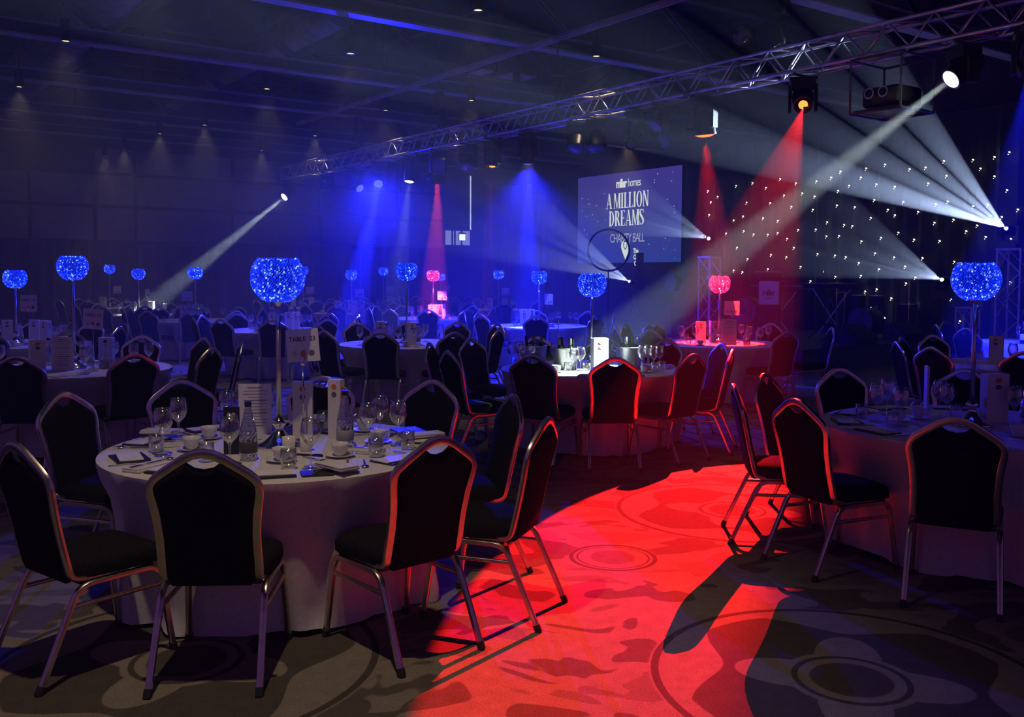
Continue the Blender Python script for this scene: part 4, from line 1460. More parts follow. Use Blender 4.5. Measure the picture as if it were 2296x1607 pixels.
# ---------------------------------------------------------------- table 23, nearest the door
C23 = (-1.18, 4.72)
D23 = 'table 23 beside the red-lit aisle'
p23 = table(C23, D23, 3)
chairs(C23, D23, [(-119, 1.34, -6), (-92, 1.28, 2), (-46.5, 1.31, -1), (-18, 1.42, -2), (17.7, 1.26, 0), (58, 1.28, 0), (91, 1.28, 0), (129.5, 1.38, 0), (163, 1.35, 0)], CHAIR,
       [
    'banquet chair with a red-edged frame beside the folded napkin at table 23',
    'banquet chair turned back-on before the dark-labelled water bottle at table 23',
    'banquet chair half over the red carpet, back to the aisle, at table 23',
    'outermost banquet chair of table 23, its seat and back glowing red on the carpet',
    'banquet chair with its back washed deep blue at table 23',
    'warm-lit banquet chair facing the cluster of wine glasses at table 23',
    'banquet chair behind the slim upright menu card at table 23',
    'banquet chair behind the text card and wine glasses at table 23',
    'banquet chair between table 23 and the cloth of table 25'])
centrepiece(p23, 1.56, 'blue', 'tall centrepiece with a blue crystal globe beside the TABLE 23 sign')
table_sign(W(*[a_ + b_ for a_, b_ in zip(C23, reserve(C23, 0.085, 0.17, 0.053))]), TOCAM + math.radians(-14), '23', 'white card on a stem reading TABLE 23', tilt=math.radians(-5), s=1.1, card=0.84)
for du, dz in ((-0.49, -0.27), (-0.55, 0.11), (-0.40, 0.44), (-0.10, -0.50), (-0.19, 0.50), (0.28, -0.56), (0.48, 0.22), (0.60, 0.03), (0.46, -0.06), (0.20, 0.56)):
    put(wine_me, 'wine_glass', 'empty stemmed wine glass', 'wine glass', C23, du, dz, D23)
for du, dz in ((-0.56, -0.17), (-0.24, -0.40), (0.18, -0.56), (0.53, -0.27), (0.66, -0.07), (0.28, 0.57), (0.10, 0.62)):
    put(tumbler_me, 'tumbler', 'clear glass water tumbler', 'tumbler', C23, du, dz, D23)
for du, dz, r in ((-0.40, -0.13, 2.6), (-0.42, 0.20, 2.2), (0.11, -0.40, 0.2), (0.36, -0.28, 0.3), (0.36, 0.46, 1.0), (0.50, 0.10, 0.6)):
    cup_saucer(C23, du, dz, D23, r - YAW)
put(BOTTLE_DARK, 'water_bottle', '', 'bottle', C23, -0.055, -0.36, D23, label='embossed glass water bottle with a dark label beside the navy leaflet on table 23', scale=(1.05, 1.05, 1.05))
put(BOTTLE_PALE, 'water_bottle', '', 'bottle', C23, 0.34, -0.03, D23, label='embossed glass water bottle catching warm light beside the slim menu card on table 23', scale=(1.1, 1.1, 1.1))
put(MENU, 'menu_block', '', 'menu', C23, 0.055, 0.30, D23, TOCAM + 0.1, label='white menu block with orange and grey discs behind the globe stem on table 23')
put(MENU_SLIM, 'menu_block', '', 'menu', C23, 0.245, 0.24, D23, TOCAM - 0.35, label='slim upright white menu card beside the TABLE 23 sign')
put(CARD_TEXT, 'text_card', '', 'card', C23, -0.22, 0.36, D23, TOCAM + 0.16, label='white card printed with lines of text behind the navy leaflet')
put(LEAFLET, 'leaflet', '', 'leaflet', C23, -0.175, -0.22, D23, TOCAM + 0.1, label='dark navy leaflet with a pale heart standing on table 23')
put(beaker_me, 'sugar_beaker', 'small white china beaker', 'beaker', C23, 0.085, -0.155, D23)
put(beaker_me, 'sugar_beaker', 'small white china beaker', 'beaker', C23, 0.165, -0.125, D23)
o = put(SLATE, 'butter_slate', '', 'slate', C23, 0.33, -0.665, D23, TOCAM + 0.3, h=TH + 0.001, label='small square black slate near the cloth edge of table 23')
put(fork_me, 'butter_knife', '', 'knife', C23, o['_du'], o['_dz'], D23, TOCAM + 2.9, h=TH + 0.0095, label='little steel spreader lying on the square black slate', scale=(0.6, 0.6, 0.6), on=True)
put(pen_me, 'pen', '', 'pen', C23, 0.21, -0.26, D23, TOCAM + 1.3, label='navy ballpoint pen lying on table 23')
for i in range(10):
    a = math.radians(-119 + 36 * i + 4)
    ca, sa = math.cos(a), math.sin(a)

    def at(r, s):
        return r * ca - s * sa, r * sa + s * ca

    rzo = rz_plan(math.degrees(a)) + math.pi
    x, y = at(0.71, 0.0)
    ra = rzo + math.pi / 2 + random.uniform(-.12, .12)
    o = put(FLATDARK, 'programme', 'dark booklet lying flat', 'booklet', C23, x, y, D23, ra)
    put(flat_me, 'menu_card', 'white menu card on a booklet', 'card', C23, o['_du'], o['_dz'], D23, ra + random.uniform(-.15, .15), h=TH + 0.0098, on=True)
    x, y = at(0.72, -0.175)
    o = put(napkin_me, 'napkin', 'folded white napkin', 'napkin', C23, x, y, D23, rzo)
    put(fork_me, 'fork', 'steel table fork', 'fork', C23, o['_du'], o['_dz'], D23, rzo, h=TH + 0.0202, on=True)
    x, y = at(0.71, 0.138)
    put(knife_me, 'knife', 'steel table knife', 'knife', C23, x, y, D23, rzo)
    x, y = at(0.71, 0.172)
    put(spoon_me, 'spoon', 'steel spoon', 'spoon', C23, x, y, D23, rzo)

# ---------------------------------------------------------------- table with the wine coolers
CM = (0.75, 8.8)
DM = 'white-lit table with the wine coolers'
pm = table(CM, DM, 7)
chairs(CM, DM, [(-116.5, 1.27, 3), (-88, 1.32, 0), (-51, 1.20, 4), (-20, 1.30, 0), (13, 1.34, 0), (46, 1.24, 0), (80, 1.3), (113, 1.3), (146, 1.44), (171, 1.58), (-151, 1.50)], CHAIR, [
    'banquet chair turned back-on, pale-rimmed frame, before the wine coolers',
    'banquet chair turned back-on before the bright white menu block',
    'banquet chair before the cluster of glasses beside the wine coolers, tinted red',
    'banquet chair seen edge-on between the wine coolers and the red-lit table',
    'red-tinted banquet chair facing the wine coolers from the red-lit table side', None, None, None, None, None, None])
centrepiece(pm, 1.50, 'blue', 'centrepiece with a blue crystal globe on the table with the wine coolers')
put(MENU, 'menu_block', '', 'menu', CM, 0.06, -0.12, DM, TOCAM + 0.28, label='bright white menu block standing between the steel wine coolers', scale=(1.35, 1.6, 1.0))
for k, (du, dz) in enumerate(((-0.54, 0.14), (-0.25, -0.14), (0.36, 0.04))):
    o = put(BUCKET, 'wine_cooler', 'steel wine cooler full of bottles', 'wine cooler', CM, du, dz, DM, 0.4 + k)
    for j in range(4):
        a = 1.5708 * j + 0.5 * k
        p = pl(CM, o['_du'] + 0.057 * math.cos(a), o['_dz'] + 0.057 * math.sin(a), TH + 0.020)
        wd = W(math.cos(a), math.sin(a))
        b_ = spawn(WINEBOTTLE, 'wine_bottle', 'dark wine bottle leaning in a steel cooler', 'bottle', p, 0, 'bottles in the wine coolers', (0.92, 0.92, 0.92))
        b_.rotation_euler = Vector((0, 0, 1)).rotation_difference(Vector((wd.x * 0.06, wd.y * 0.06, 1))).to_euler()
for du, dz in ((-0.70, 0.15), (-0.64, -0.02), (-0.60, 0.22), (-0.56, -0.08), (-0.39, 0.02), (-0.13, -0.36), (-0.18, -0.44), (0.12, 0.16), (0.22, 0.24), (0.45, -0.20), (0.50, -0.10), (0.55, -0.24), (0.60, -0.12)):
    put(wine_me, 'wine_glass', 'empty stemmed wine glass', 'wine glass', CM, du, dz, DM)
for du, dz in ((-0.68, -0.10), (-0.24, -0.38), (-0.08, -0.42), (0.55, -0.33), (0.64, -0.20), (-0.46, -0.10)):
    put(tumbler_me, 'tumbler', 'clear glass water tumbler', 'tumbler', CM, du, dz, DM)
for du, dz in ((-0.34, -0.42), (0.16, -0.42), (0.45, -0.40)):
    cup_saucer(CM, du, dz, DM)
for a in (-100, -64, -28, -136, 10, -172):
    ca, sa = math.cos(math.radians(a)), math.sin(math.radians(a))
    put(napkin_me, 'napkin', 'folded white napkin', 'napkin', CM, 0.72 * ca, 0.72 * sa, DM, rz_plan(a))
    put(knife_me, 'knife', 'steel table knife', 'knife', CM, 0.70 * ca - 0.12 * sa, 0.70 * sa + 0.12 * ca, DM, rz_plan(a) + math.pi)
tsp = MB().tube([(0, 0, 0), (0, 0, 0.34)], 0.006, 8).tube([(0, 0, 0.34), (0, 0, 0.40)], 0.009, 8).mesh('sparkler_candle', M['brushed'])
tag(new_obj('table_number_stem', MB().lathe([(0.0, 0.0), (0.045, 0.0), (0.046, 0.004), (0.006, 0.012), (0.004, 0.02), (0.004, 0.40), (0.008, 0.405), (0.008, 0.46), (0.0, 0.465)], 14).mesh('table_number_stem', M['chrome']), None, pl(CM, *reserve(CM, -0.30, 0.26, 0.048))),
    'bare chrome number stem standing between the wine coolers', 'stand')

# ---------------------------------------------------------------- table across the aisle
CR = (2.72, 5.5)
DR = 'unnumbered table across the aisle'
pr = table(CR, DR, 14)
chairs(CR, DR, [(-158, 1.32, 0), (-119.5, 1.33, 2), (173, 1.36, 0), (142, 1.27, 0), (110, 1.2, 0), (66, 1.25, 0)], CHAIR, [
    'banquet chair with a red-rimmed frame, legs on the shadowed carpet, across the aisle',
    'dark blue-black banquet chair turned back-on beneath the blue globe across the aisle',
    'banquet chair seen edge-on, standing at the red carpet edge across the aisle',
    'banquet chair behind the edge-on chair, red on its shoulder, across the aisle',
    'banquet chair before the dance floor, facing the place cards across the aisle',
    'banquet chair half hidden behind the globe stem across the aisle'])
chairs(CR, DR, [(28, 1.3), (-8, 1.3), (-46, 1.3)], CHAIR_FAR)
centrepiece(pr, 1.565, 'blue', 'tall centrepiece with a blue crystal globe on the table across the aisle')
for du, dz in ((-0.52, 0.11), (-0.34, 0.40), (-0.44, -0.05), (-0.04, 0.33), (-0.08, 0.12), (0.26, 0.02)):
    put(wine_me, 'wine_glass', 'empty stemmed wine glass', 'wine glass', CR, du, dz, DR)
for du, dz in ((-0.56, 0.24), (-0.50, -0.10), (0.02, 0.24), (0.30, -0.14)):
    put(tumbler_me, 'tumbler', 'clear glass water tumbler', 'tumbler', CR, du, dz, DR)
for du, dz in ((-0.22, 0.22), (0.06, -0.40), (-0.38, 0.12)):
    cup_saucer(CR, du, dz, DR)
put(MENU, 'menu_block', '', 'menu', CR, 0.16, 0.10, DR, TOCAM + 0.2, label='shaded menu block with printed discs beside the globe stem across the aisle', scale=(1.4, 1.2, 1.0))
put(MENU_SLIM, 'menu_block', '', 'menu', CR, -0.12, 0.34, DR, TOCAM + 1.35, label='slim menu card seen edge-on standing on the table across the aisle', scale=(1.2, 0.3, 1.0))
put(BOTTLE_PALE, 'water_bottle', '', 'bottle', CR, 0.36, 0.06, DR, label='embossed glass water bottle on the table across the aisle')
for i, a in enumerate((-158, -119, 173, 142, 110, 75)):
    ca, sa = math.cos(math.radians(a)), math.sin(math.radians(a))
    o = put(FLATDARK, 'programme', 'dark booklet lying flat', 'booklet', CR, 0.71 * ca, 0.71 * sa, DR, rz_plan(a) + math.pi / 2)
    put(flat_me, 'menu_card', 'white menu card on a booklet', 'card', CR, o['_du'], o['_dz'], DR, rz_plan(a) + math.pi / 2 + random.uniform(-.15, .15), h=TH + 0.0098, on=True)
    put(knife_me, 'knife', 'steel table knife', 'knife', CR, 0.72 * ca - 0.13 * sa, 0.72 * sa + 0.13 * ca, DR, rz_plan(a) + math.pi)
    put(fork_me, 'fork', 'steel table fork', 'fork', CR, 0.72 * ca + 0.15 * sa, 0.72 * sa - 0.15 * ca, DR, rz_plan(a) + math.pi)


# ---------------------------------------------------------------- the other tables
def dress(c, desc, seed, n_wine, n_tumb, n_cup, n_bot, n_menu, flute=0, big=True):
    rnd = random.Random(seed)
    taken = [(0.0, 0.0, 0.12)]

    def free(rmin, rmax, rad):
        for _ in range(200):
            a, r = rnd.uniform(0, 6.283), rnd.uniform(rmin, rmax)
            x, y = r * math.cos(a), r * math.sin(a)
            if all(math.hypot(x - X, y - Y) > rad + Rr for X, Y, Rr in taken):
                taken.append((x, y, rad))
                return x, y
        return None

    def many(n, rmin, rmax, rad, fn):
        for _ in range(n):
            q = free(rmin, rmax, rad)
            if q:
                fn(q)

    many(n_menu, 0.14, 0.34, 0.06, lambda q: put(MENU, 'menu_block', 'upright white menu block', 'menu', c, q[0], q[1], desc, TOCAM + rnd.uniform(-0.7, 0.7), scale=(1.2, 1.2, 0.95)))
    many(n_bot, 0.2, 0.45, 0.045, lambda q: put(BOTTLE_DARK if rnd.random() < 0.5 else BOTTLE_PALE, 'water_bottle', 'embossed glass water bottle', 'bottle', c, q[0], q[1], desc))
    many(n_wine, 0.35, 0.66, 0.043, lambda q: put(wine_me, 'wine_glass', 'empty stemmed wine glass', 'wine glass', c, q[0], q[1], desc))
    many(flute, 0.3, 0.66, 0.036, lambda q: put(flute_me, 'champagne_flute', 'empty champagne flute', 'flute', c, q[0], q[1], desc))
    many(n_tumb, 0.35, 0.68, 0.04, lambda q: put(tumbler_me, 'tumbler', 'clear glass water tumbler', 'tumbler', c, q[0], q[1], desc))
    many(n_cup, 0.4, 0.68, 0.075, lambda q: cup_saucer(c, q[0], q[1], desc))
    many(5 if big else 0, 0.66, 0.72, 0.07, lambda q: put(flat_me, 'menu_card', 'white menu card lying flat', 'card', c, q[0], q[1], desc))


def ring_seats(off, n=10, r=1.3, skip=()):
    return [(off + 360.0 / n * k, r) for k in range(n) if k not in skip]


# table 25
C26 = (-4.03, 8.6)
D26 = 'purple-shaded table 25'
p = table(C26, D26, 4)
chairs(C26, D26, [(-45.6, 1.36, 0), (-84, 1.28, 0), (-9.4, 1.40, 0), (13, 1.47, 0), (48, 1.32, 0), (84, 1.3), (120, 1.3)], CHAIR)
centrepiece(p, 1.637, 'blue', 'tall centrepiece with a blue crystal globe on the purple-shaded table 25')
table_sign(W(*[a_ + b_ for a_, b_ in zip(C26, reserve(C26, 0.20, -0.05, 0.053))]), TOCAM - 0.15, '25', 'white card reading TABLE 25 on a stem, in purple shade', tilt=math.radians(3))
put(CARD_TEXT, 'text_card', '', 'card', C26, 0.0, -0.22, D26, TOCAM + 0.1, label='white card printed with text at the purple-shaded table 25', scale=(1.1, 1, 1.1))
dress(C26, D26, 26, 8, 4, 3, 3, 3)
# table 26
C25 = (-6.15, 11.6)
D25 = 'farther table 26 behind table 25'
p = table(C25, D25, 5)
chairs(C25, D25, [(-75, 1.3), (-38, 1.3), (0, 1.3), (36, 1.3), (72, 1.3), (108, 1.3)], CHAIR_FAR)
centrepiece(p, 1.515, 'bluefar', 'centrepiece with a blue crystal globe on the farther table 26')
table_sign(W(*[a_ + b_ for a_, b_ in zip(C25, reserve(C25, 0.20, -0.08, 0.053))]), TOCAM - 0.1, '26', 'white card reading TABLE 26 on a stem, beyond table 25', s=1.1)
dress(C25, D25, 25, 7, 4, 3, 2, 3)
# dim table in front of the orange-lit one
C912 = (-1.34, 11.9)
D912 = 'dim table before the orange-lit table'
p = table(C912, D912, 6)
chairs(C912, D912, [(-99, 1.27), (-60, 1.37), (-24, 1.3), (33, 1.35), (64, 1.3), (95, 1.3), (128, 1.3), (162, 1.3), (-165, 1.3), (-132, 1.3)], CHAIR)
centrepiece(p, 1.63, 'bluefar', 'tall centrepiece with a blue globe on the dim table before the orange-lit one')
dress(C912, D912, 912, 9, 4, 2, 2, 2, flute=3)
# red-lit table by the lectern
CRED = (2.70, 12.2)
DRED = 'red-lit table before the lectern'
p = table(CRED, DRED, 10)
chairs(CRED, DRED, [(-147, 1.2), (124, 1.3), (160, 1.3), (90, 1.3), (46, 1.35), (-63, 1.15), (-4, 1.45), (-178, 1.3)], CHAIR)
centrepiece(p, 1.48, 'pink', 'centrepiece with a globe painted pink for red light, on the red-lit table before the lectern')
table_sign(W(*[a_ + b_ for a_, b_ in zip(CRED, reserve(CRED, 0.14, 0.02, 0.053))]), TOCAM - 0.5, None, 'red-lit number card on a stem before the lectern')
put(CARD_TEXT, 'text_card', '', 'card', CRED, 0.05, -0.35, DRED, TOCAM, label='red-lit card printed with text standing before the lectern', scale=(1.1, 1, 1.2))
dress(CRED, DRED, 18, 9, 5, 3, 3, 3)
# blue-lit table
CBL = (0.47, 16.3)
DBL = 'blue-lit table behind the wine coolers'
p = table(CBL, DBL, 11)
chairs(CBL, DBL, [(-94, 1.25), (44, 1.3), (-47, 1.35), (-4, 1.3), (145, 1.3), (-140, 1.3), (180, 1.3), (90, 1.3)], CHAIR_FAR)
centrepiece(p, 1.55, 'bluefar', 'centrepiece with a blue globe on the blue-lit table behind the wine coolers')
table_sign(W(*[a_ + b_ for a_, b_ in zip(CBL, reserve(CBL, 0.17, 0.1, 0.053))]), TOCAM - 0.8, None, 'small number card on a stem on the blue-lit table')
dress(CBL, DBL, 12, 7, 3, 2, 2, 2, flute=3)
# orange-lit table under the pink globe
COR = (-1.6, 19.0)
DOR = 'orange-lit table in mid-hall'
p = table(COR, DOR, 12)
chairs(COR, DOR, ring_seats(-90), CHAIR_FAR)
centrepiece(p, 1.57, 'pink', 'centrepiece with a globe painted pink for red light, on the orange-lit table')
table_sign(W(*[a_ + b_ for a_, b_ in zip(COR, reserve(COR, 0.15, 0.0, 0.053))]), TOCAM - 0.2, None, 'orange-lit number card on a stem in the middle of the hall')
dress(COR, DOR, 13, 6, 3, 2, 3, 4)
# dim table right behind table 23
CB23 = (-3.66, 14.7)
DB23 = 'dim table directly behind table 23'
p = table(CB23, DB23, 13)
chairs(CB23, DB23, ring_seats(-80), CHAIR_FAR)
centrepiece(p, 1.57, 'bluefar', 'centrepiece with a blue globe hidden behind the globe of table 23')
dress(CB23, DB23, 14, 8, 4, 3, 2, 3)
# pale-lit and blue-lit tables towards the curtain
CPA = (-7.97, 20.0)
DPA = 'pale-lit table by the far curtain'
p = table(CPA, DPA, 16)
chairs(CPA, DPA, ring_seats(-100), CHAIR_FAR)
centrepiece(p, 1.58, 'bluefar', 'centrepiece with a blue globe on the pale-lit table behind table 25')
table_sign(W(*[a_ + b_ for a_, b_ in zip(CPA, reserve(CPA, 0.15, 0.0, 0.053))]), TOCAM - 0.7, None, 'number card on a stem on the pale-lit table behind table 25')
dress(CPA, DPA, 15, 7, 3, 2, 2, 3)
CBC = (-5.98, 17.7)
DBC = 'dim table with blue-lit chairs'
p = table(CBC, DBC, 17)
chairs(CBC, DBC, ring_seats(-75), CHAIR_FAR)
centrepiece(p, 1.60, 'bluefar', 'centrepiece with a blue globe on the table with blue-lit chairs')
table_sign(W(*[a_ + b_ for a_, b_ in zip(CBC, reserve(CBC, -0.15, 0.0, 0.053))]), TOCAM + 0.3, None, 'number card on a stem on the table with blue-lit chairs')
dress(CBC, DBC, 16, 7, 3, 2, 2, 2)
CMG = (-3.67, 21.4)
DMG = 'magenta-lit table near the far curtain'
p = table(CMG, DMG, 18)
chairs(CMG, DMG, ring_seats(-95), CHAIR_FAR)
centrepiece(p, 1.58, 'bluefar', 'centrepiece with a blue globe on the magenta and blue lit table')
table_sign(W(*[a_ + b_ for a_, b_ in zip(CMG, reserve(CMG, 0.15, 0.0, 0.053))]), TOCAM, None, 'magenta-lit number card on a stem near the far curtain')
dress(CMG, DMG, 17, 6, 3, 2, 2, 4)
# dim tables along the far curtain
for k, (c, hg) in enumerate((((-10.3, 24.0), 1.70), ((-0.35, 24.0), 1.60), ((-3.57, 26.0), 1.68), ((-2.17, 28.5), 1.52), ((-5.46, 24.5), 1.68))):
    d_ = 'dim table along the far curtain'
    p = table(c, d_, 20 + k, False)
    chairs(c, d_, ring_seats(-90 + 7 * k, 9), CHAIR_FAR)
    centrepiece(p, hg, 'bluefar', 'small distant centrepiece with a blue globe on a dim table along the far curtain', 'globes on the far tables')
    table_sign(W(*[a_ + b_ for a_, b_ in zip(c, reserve(c, 0.16, 0.0, 0.053))]), TOCAM, None, 'distant number card on a stem on a dim table along the far curtain', group='number cards on the far tables')
    dress(c, d_, 30 + k, 4, 2, 0, 1, 2, big=False)
# two tables beside the dance floor, lit blue
CS1 = (5.2, 9.36)
DS1 = 'purple-lit table beside the dance floor'
p = table(CS1, DS1, 27)
chairs(CS1, DS1, [(174, 1.30), (143, 1.25), (-154, 1.44), (112, 1.3), (-120, 1.3)], CHAIR)
dress(CS1, DS1, 40, 7, 4, 2, 1, 1)
CS2 = (7.2, 12.6)
DS2 = 'blue-lit table beside the tall truss tower'
p = table(CS2, DS2, 28)
chairs(CS2, DS2, [(168, 1.4), (120, 1.5), (-157, 1.5), (-120, 1.3)], CHAIR_FAR)
dress(CS2, DS2, 41, 8, 4, 2, 1, 1)
put(WINEBOTTLE, 'wine_bottle', '', 'bottle', CS2, -0.45, -0.3, DS2, label='blue-lit wine bottle standing on the table beside the tall truss tower')

seat_everyone()
for o in bpy.data.objects:
    for key in ('_du', '_dz'):
        if key in o:
            del o[key]

# ================================================================== stage, star cloth, screen
SX, SY0, SY1 = 12.6, 9.55, 17.6
stage = empty('stage', (0, 0, 0))
tag(stage, 'low black stage platform in front of the star cloth', 'stage')
nx, ny = 4, 7
for i in range(nx):
    for j in range(ny):
        w, l = (17.42 - SX) / nx, (SY1 - SY0) / ny
        mb_obj('deck_panel', MB().box((0, 0, 0), (w - 0.008, l - 0.008, 0.04)), M['black'], stage, (SX + w * (i + 0.5), SY0 + l * (j + 0.5), STZ - 0.02), smooth=False)
mb_obj('fascia', MB().box(((SX + 17.42) / 2, SY0 + 0.02, (STZ - 0.04) / 2), (17.42 - SX, 0.03, STZ - 0.042)).box((SX + 0.02, (SY0 + SY1) / 2, (STZ - 0.04) / 2), (0.03, SY1 - SY0, STZ - 0.042)), M['drape'], stage, smooth=False)

# dance floor boards before the stage
df = empty('dance_floor', (0, 0, 0))
tag(df, 'wooden dance floor laid on the carpet before the stage', 'dance floor')
k = 0
for i in range(9):
    for j in range(2):
        mb_obj('board_tile', MB().box((0, 0, 0), (0.66, 0.818, 0.016)), M['wood'], df, (11.44 + i * 0.667, 8.28 + j * 0.83, 0.008), smooth=False)
mb_obj('edge_strip', MB().box((14.1, 9.535, 0.012), (6.0, 0.02, 0.024)).box((11.07, 8.70, 0.012), (0.06, 1.69, 0.024)).box((14.1, 7.835, 0.012), (6.0, 0.06, 0.024)), M['alu'], df, smooth=False)

# star cloth with its little lamps
STARS = [(16.24, 3.69), (15.92, 3.53), (16.14, 3.41), (16.19, 3.1), (15.34, 3.75), (14.84, 3.78), (14.44, 3.64), (15.01, 3.33), (15.11, 3.01), (15.4, 2.93), (15.08, 2.66), (15.63, 2.62), (14.78, 2.57), (14.51, 2.94), (14.36, 2.55), (14.08, 2.58), (14.08, 2.86), (14.31, 3.28), (14.04, 3.81), (13.92, 3.43), (13.6, 3.68), (13.42, 3.44), (13.05, 3.68), (13.09, 3.35), (12.67, 3.73), (12.44, 3.84), (12.22, 3.52), (12.49, 3.43), (12.51, 3.12), (12.07, 3.06), (13.13, 3.06), (13.71, 3.16), (12.75, 2.77), (12.32, 2.69), (12.12, 2.66), (12.44, 2.46), (12.76, 2.46), (13.04, 2.62), (13.51, 2.63), (13.81, 2.44), (13.62, 2.23), (13.82, 2.02), (14.26, 2.08), (15.28, 2.27), (14.95, 1.99), (15.37, 1.72), (15.1, 1.68), (14.34, 1.75), (13.42, 1.8), (12.8, 1.72), (12.98, 2.08), (12.53, 2.04), (12.26, 2.0), (11.94, 1.87), (12.51, 1.58), (13.15, 1.48), (13.98, 1.02), (16.18, 2.01), (11.82, 3.85), (11.94, 3.67), (11.57, 3.5), (11.38, 3.89), (11.15, 3.42), (10.83, 3.75), (10.49, 3.75), (10.11, 3.84), (10.05, 3.55), (10.42, 3.43), (10.01, 3.05), (10.25, 3.01), (10.95, 3.1), (11.61, 3.18), (11.29, 2.96), (11.13, 2.84), (11.68, 2.81), (10.62, 2.88), (10.27, 2.65), (9.88, 2.69), (9.62, 2.46), (9.41, 2.56), (9.5, 2.93), (9.22, 2.94), (8.95, 2.7), (9.19, 2.65), (9.53, 3.81), (9.38, 3.63), (9.12, 3.82), (9.11, 3.46), (8.85, 3.88), (8.87, 3.19), (8.66, 2.82), (9.24, 2.34), (8.77, 2.29), (10.15, 2.29), (10.69, 2.33), (11.04, 2.48), (11.43, 2.39), (11.89, 2.33), (11.56, 2.07), (11.12, 1.98), (10.5, 1.96), (10.87, 1.79), (11.46, 1.74), (11.88, 1.6), (10.64, 1.57), (10.84, 1.45), (11.5, 1.32), (11.77, 1.27), (11.16, 1.14), (11.64, 0.94), (10.9, 0.9), (10.59, 1.03), (9.88, 1.16), (9.37, 1.03), (9.02, 1.26), (8.75, 1.49), (9.84, 1.88), (11.3, 0.73), (9.69, 0.73)]
SCX = 17.62
sc_ = thing('star_cloth', 'black star cloth curtain dotted with tiny warm white lamps behind the stage', 'curtain', (SCX, 6.2, 0.0))
o = mb_obj('curtain', drape(10.4, 4.74, 34, 0.035), M['drape'], sc_, (0.02, 0, 0.02), rz=math.pi / 2)
led = MB().sphere((0, 0, 0), 0.0135, 8, 6).sphere((0, 0.015, 0.008), 0.009, 6, 4).sphere((0, 0.024, -0.036), 0.0065, 6, 4).mesh('star_lamp', M['starled'])
for y, z in STARS:
    new_obj('star_lamp', led, sc_, (-0.07, y - 6.2, z))
mb_obj('support_pipe', MB().tube([(0.02, -0.05, 4.78), (0.02, 10.45, 4.78)], 0.03, 8).tube([(0.05, 0.0, 0.02), (0.05, 0.0, 4.78)], 0.025, 8).tube([(0.05, 10.4, 0.02), (0.05, 10.4, 4.78)], 0.025, 8), M['black'], sc_)

# projection screen
def screen_mat():
    m = bpy.data.materials.new('projected_picture')
    m.use_nodes = True
    nt = m.node_tree
    nt.nodes.clear()
    N, L = nt.nodes, nt.links
    out = N.new('ShaderNodeOutputMaterial')
    e = N.new('ShaderNodeEmission')
    tc = N.new('ShaderNodeTexCoord')
    sp = N.new('ShaderNodeSeparateXYZ')
    L.new(tc.outputs['Generated'], sp.inputs[0])
    cr = N.new('ShaderNodeValToRGB')
    cr.color_ramp.elements[0].color = (0.028, 0.062, 0.38, 1)
    cr.color_ramp.elements[1].color = (0.070, 0.050, 0.36, 1)
    nz = N.new('ShaderNodeTexNoise')
    nz.inputs['Scale'].default_value = 3.5
    nz.inputs['Detail'].default_value = 6
    L.new(tc.outputs['Generated'], nz.inputs['Vector'])
    ad = N.new('ShaderNodeMath')
    ad.operation = 'MULTIPLY_ADD'
    L.new(nz.outputs[0], ad.inputs[0])
    ad.inputs[1].default_value = 0.5
    L.new(sp.outputs[2], ad.inputs[2])
    sb = N.new('ShaderNodeMath')
    sb.operation = 'SUBTRACT'
    L.new(ad.outputs[0], sb.inputs[0])
    sb.inputs[1].default_value = 0.25
    L.new(sb.outputs[0], cr.inputs[0])
    L.new(cr.outputs[0], e.inputs[0])
    e.inputs[1].default_value = 0.75
    L.new(e.outputs[0], out.inputs['Surface'])
    return m


SW, SH = 4.38, 2.60
scr = thing('projection_screen', 'large projection screen reading A Million Dreams Charity Ball in white on blue', 'screen', (18.45, 20.2, 3.26), -math.pi / 2)
mb_obj('picture', MB().box((0, 0, 0), (SW, 0.02, SH)), screen_mat(), scr, smooth=False)
mb_obj('border', MB().box((0, 0.02, SH / 2 + 0.03), (SW + 0.12, 0.05, 0.06)).box((0, 0.02, -SH / 2 - 0.03), (SW + 0.12, 0.05, 0.06)).box((SW / 2 + 0.03, 0.02, 0), (0.06, 0.05, SH)).box((-SW / 2 - 0.03, 0.02, 0), (0.06, 0.05, SH)), M['black'], scr, smooth=False)
mb_obj('hanging_wire', MB().tube([(-1.5, 0.02, SH / 2 + 0.05), (-1.5, 0.02, 3.1)], 0.01, 6).tube([(1.5, 0.02, SH / 2 + 0.05), (1.5, 0.02, 3.1)], 0.01, 6), M['steel'], scr)
TXT = emis('projected_white', (0.90, 1.0, 0.90), 0.85)
TXT2 = emis('projected_pale', (0.62, 0.66, 0.92), 0.62)


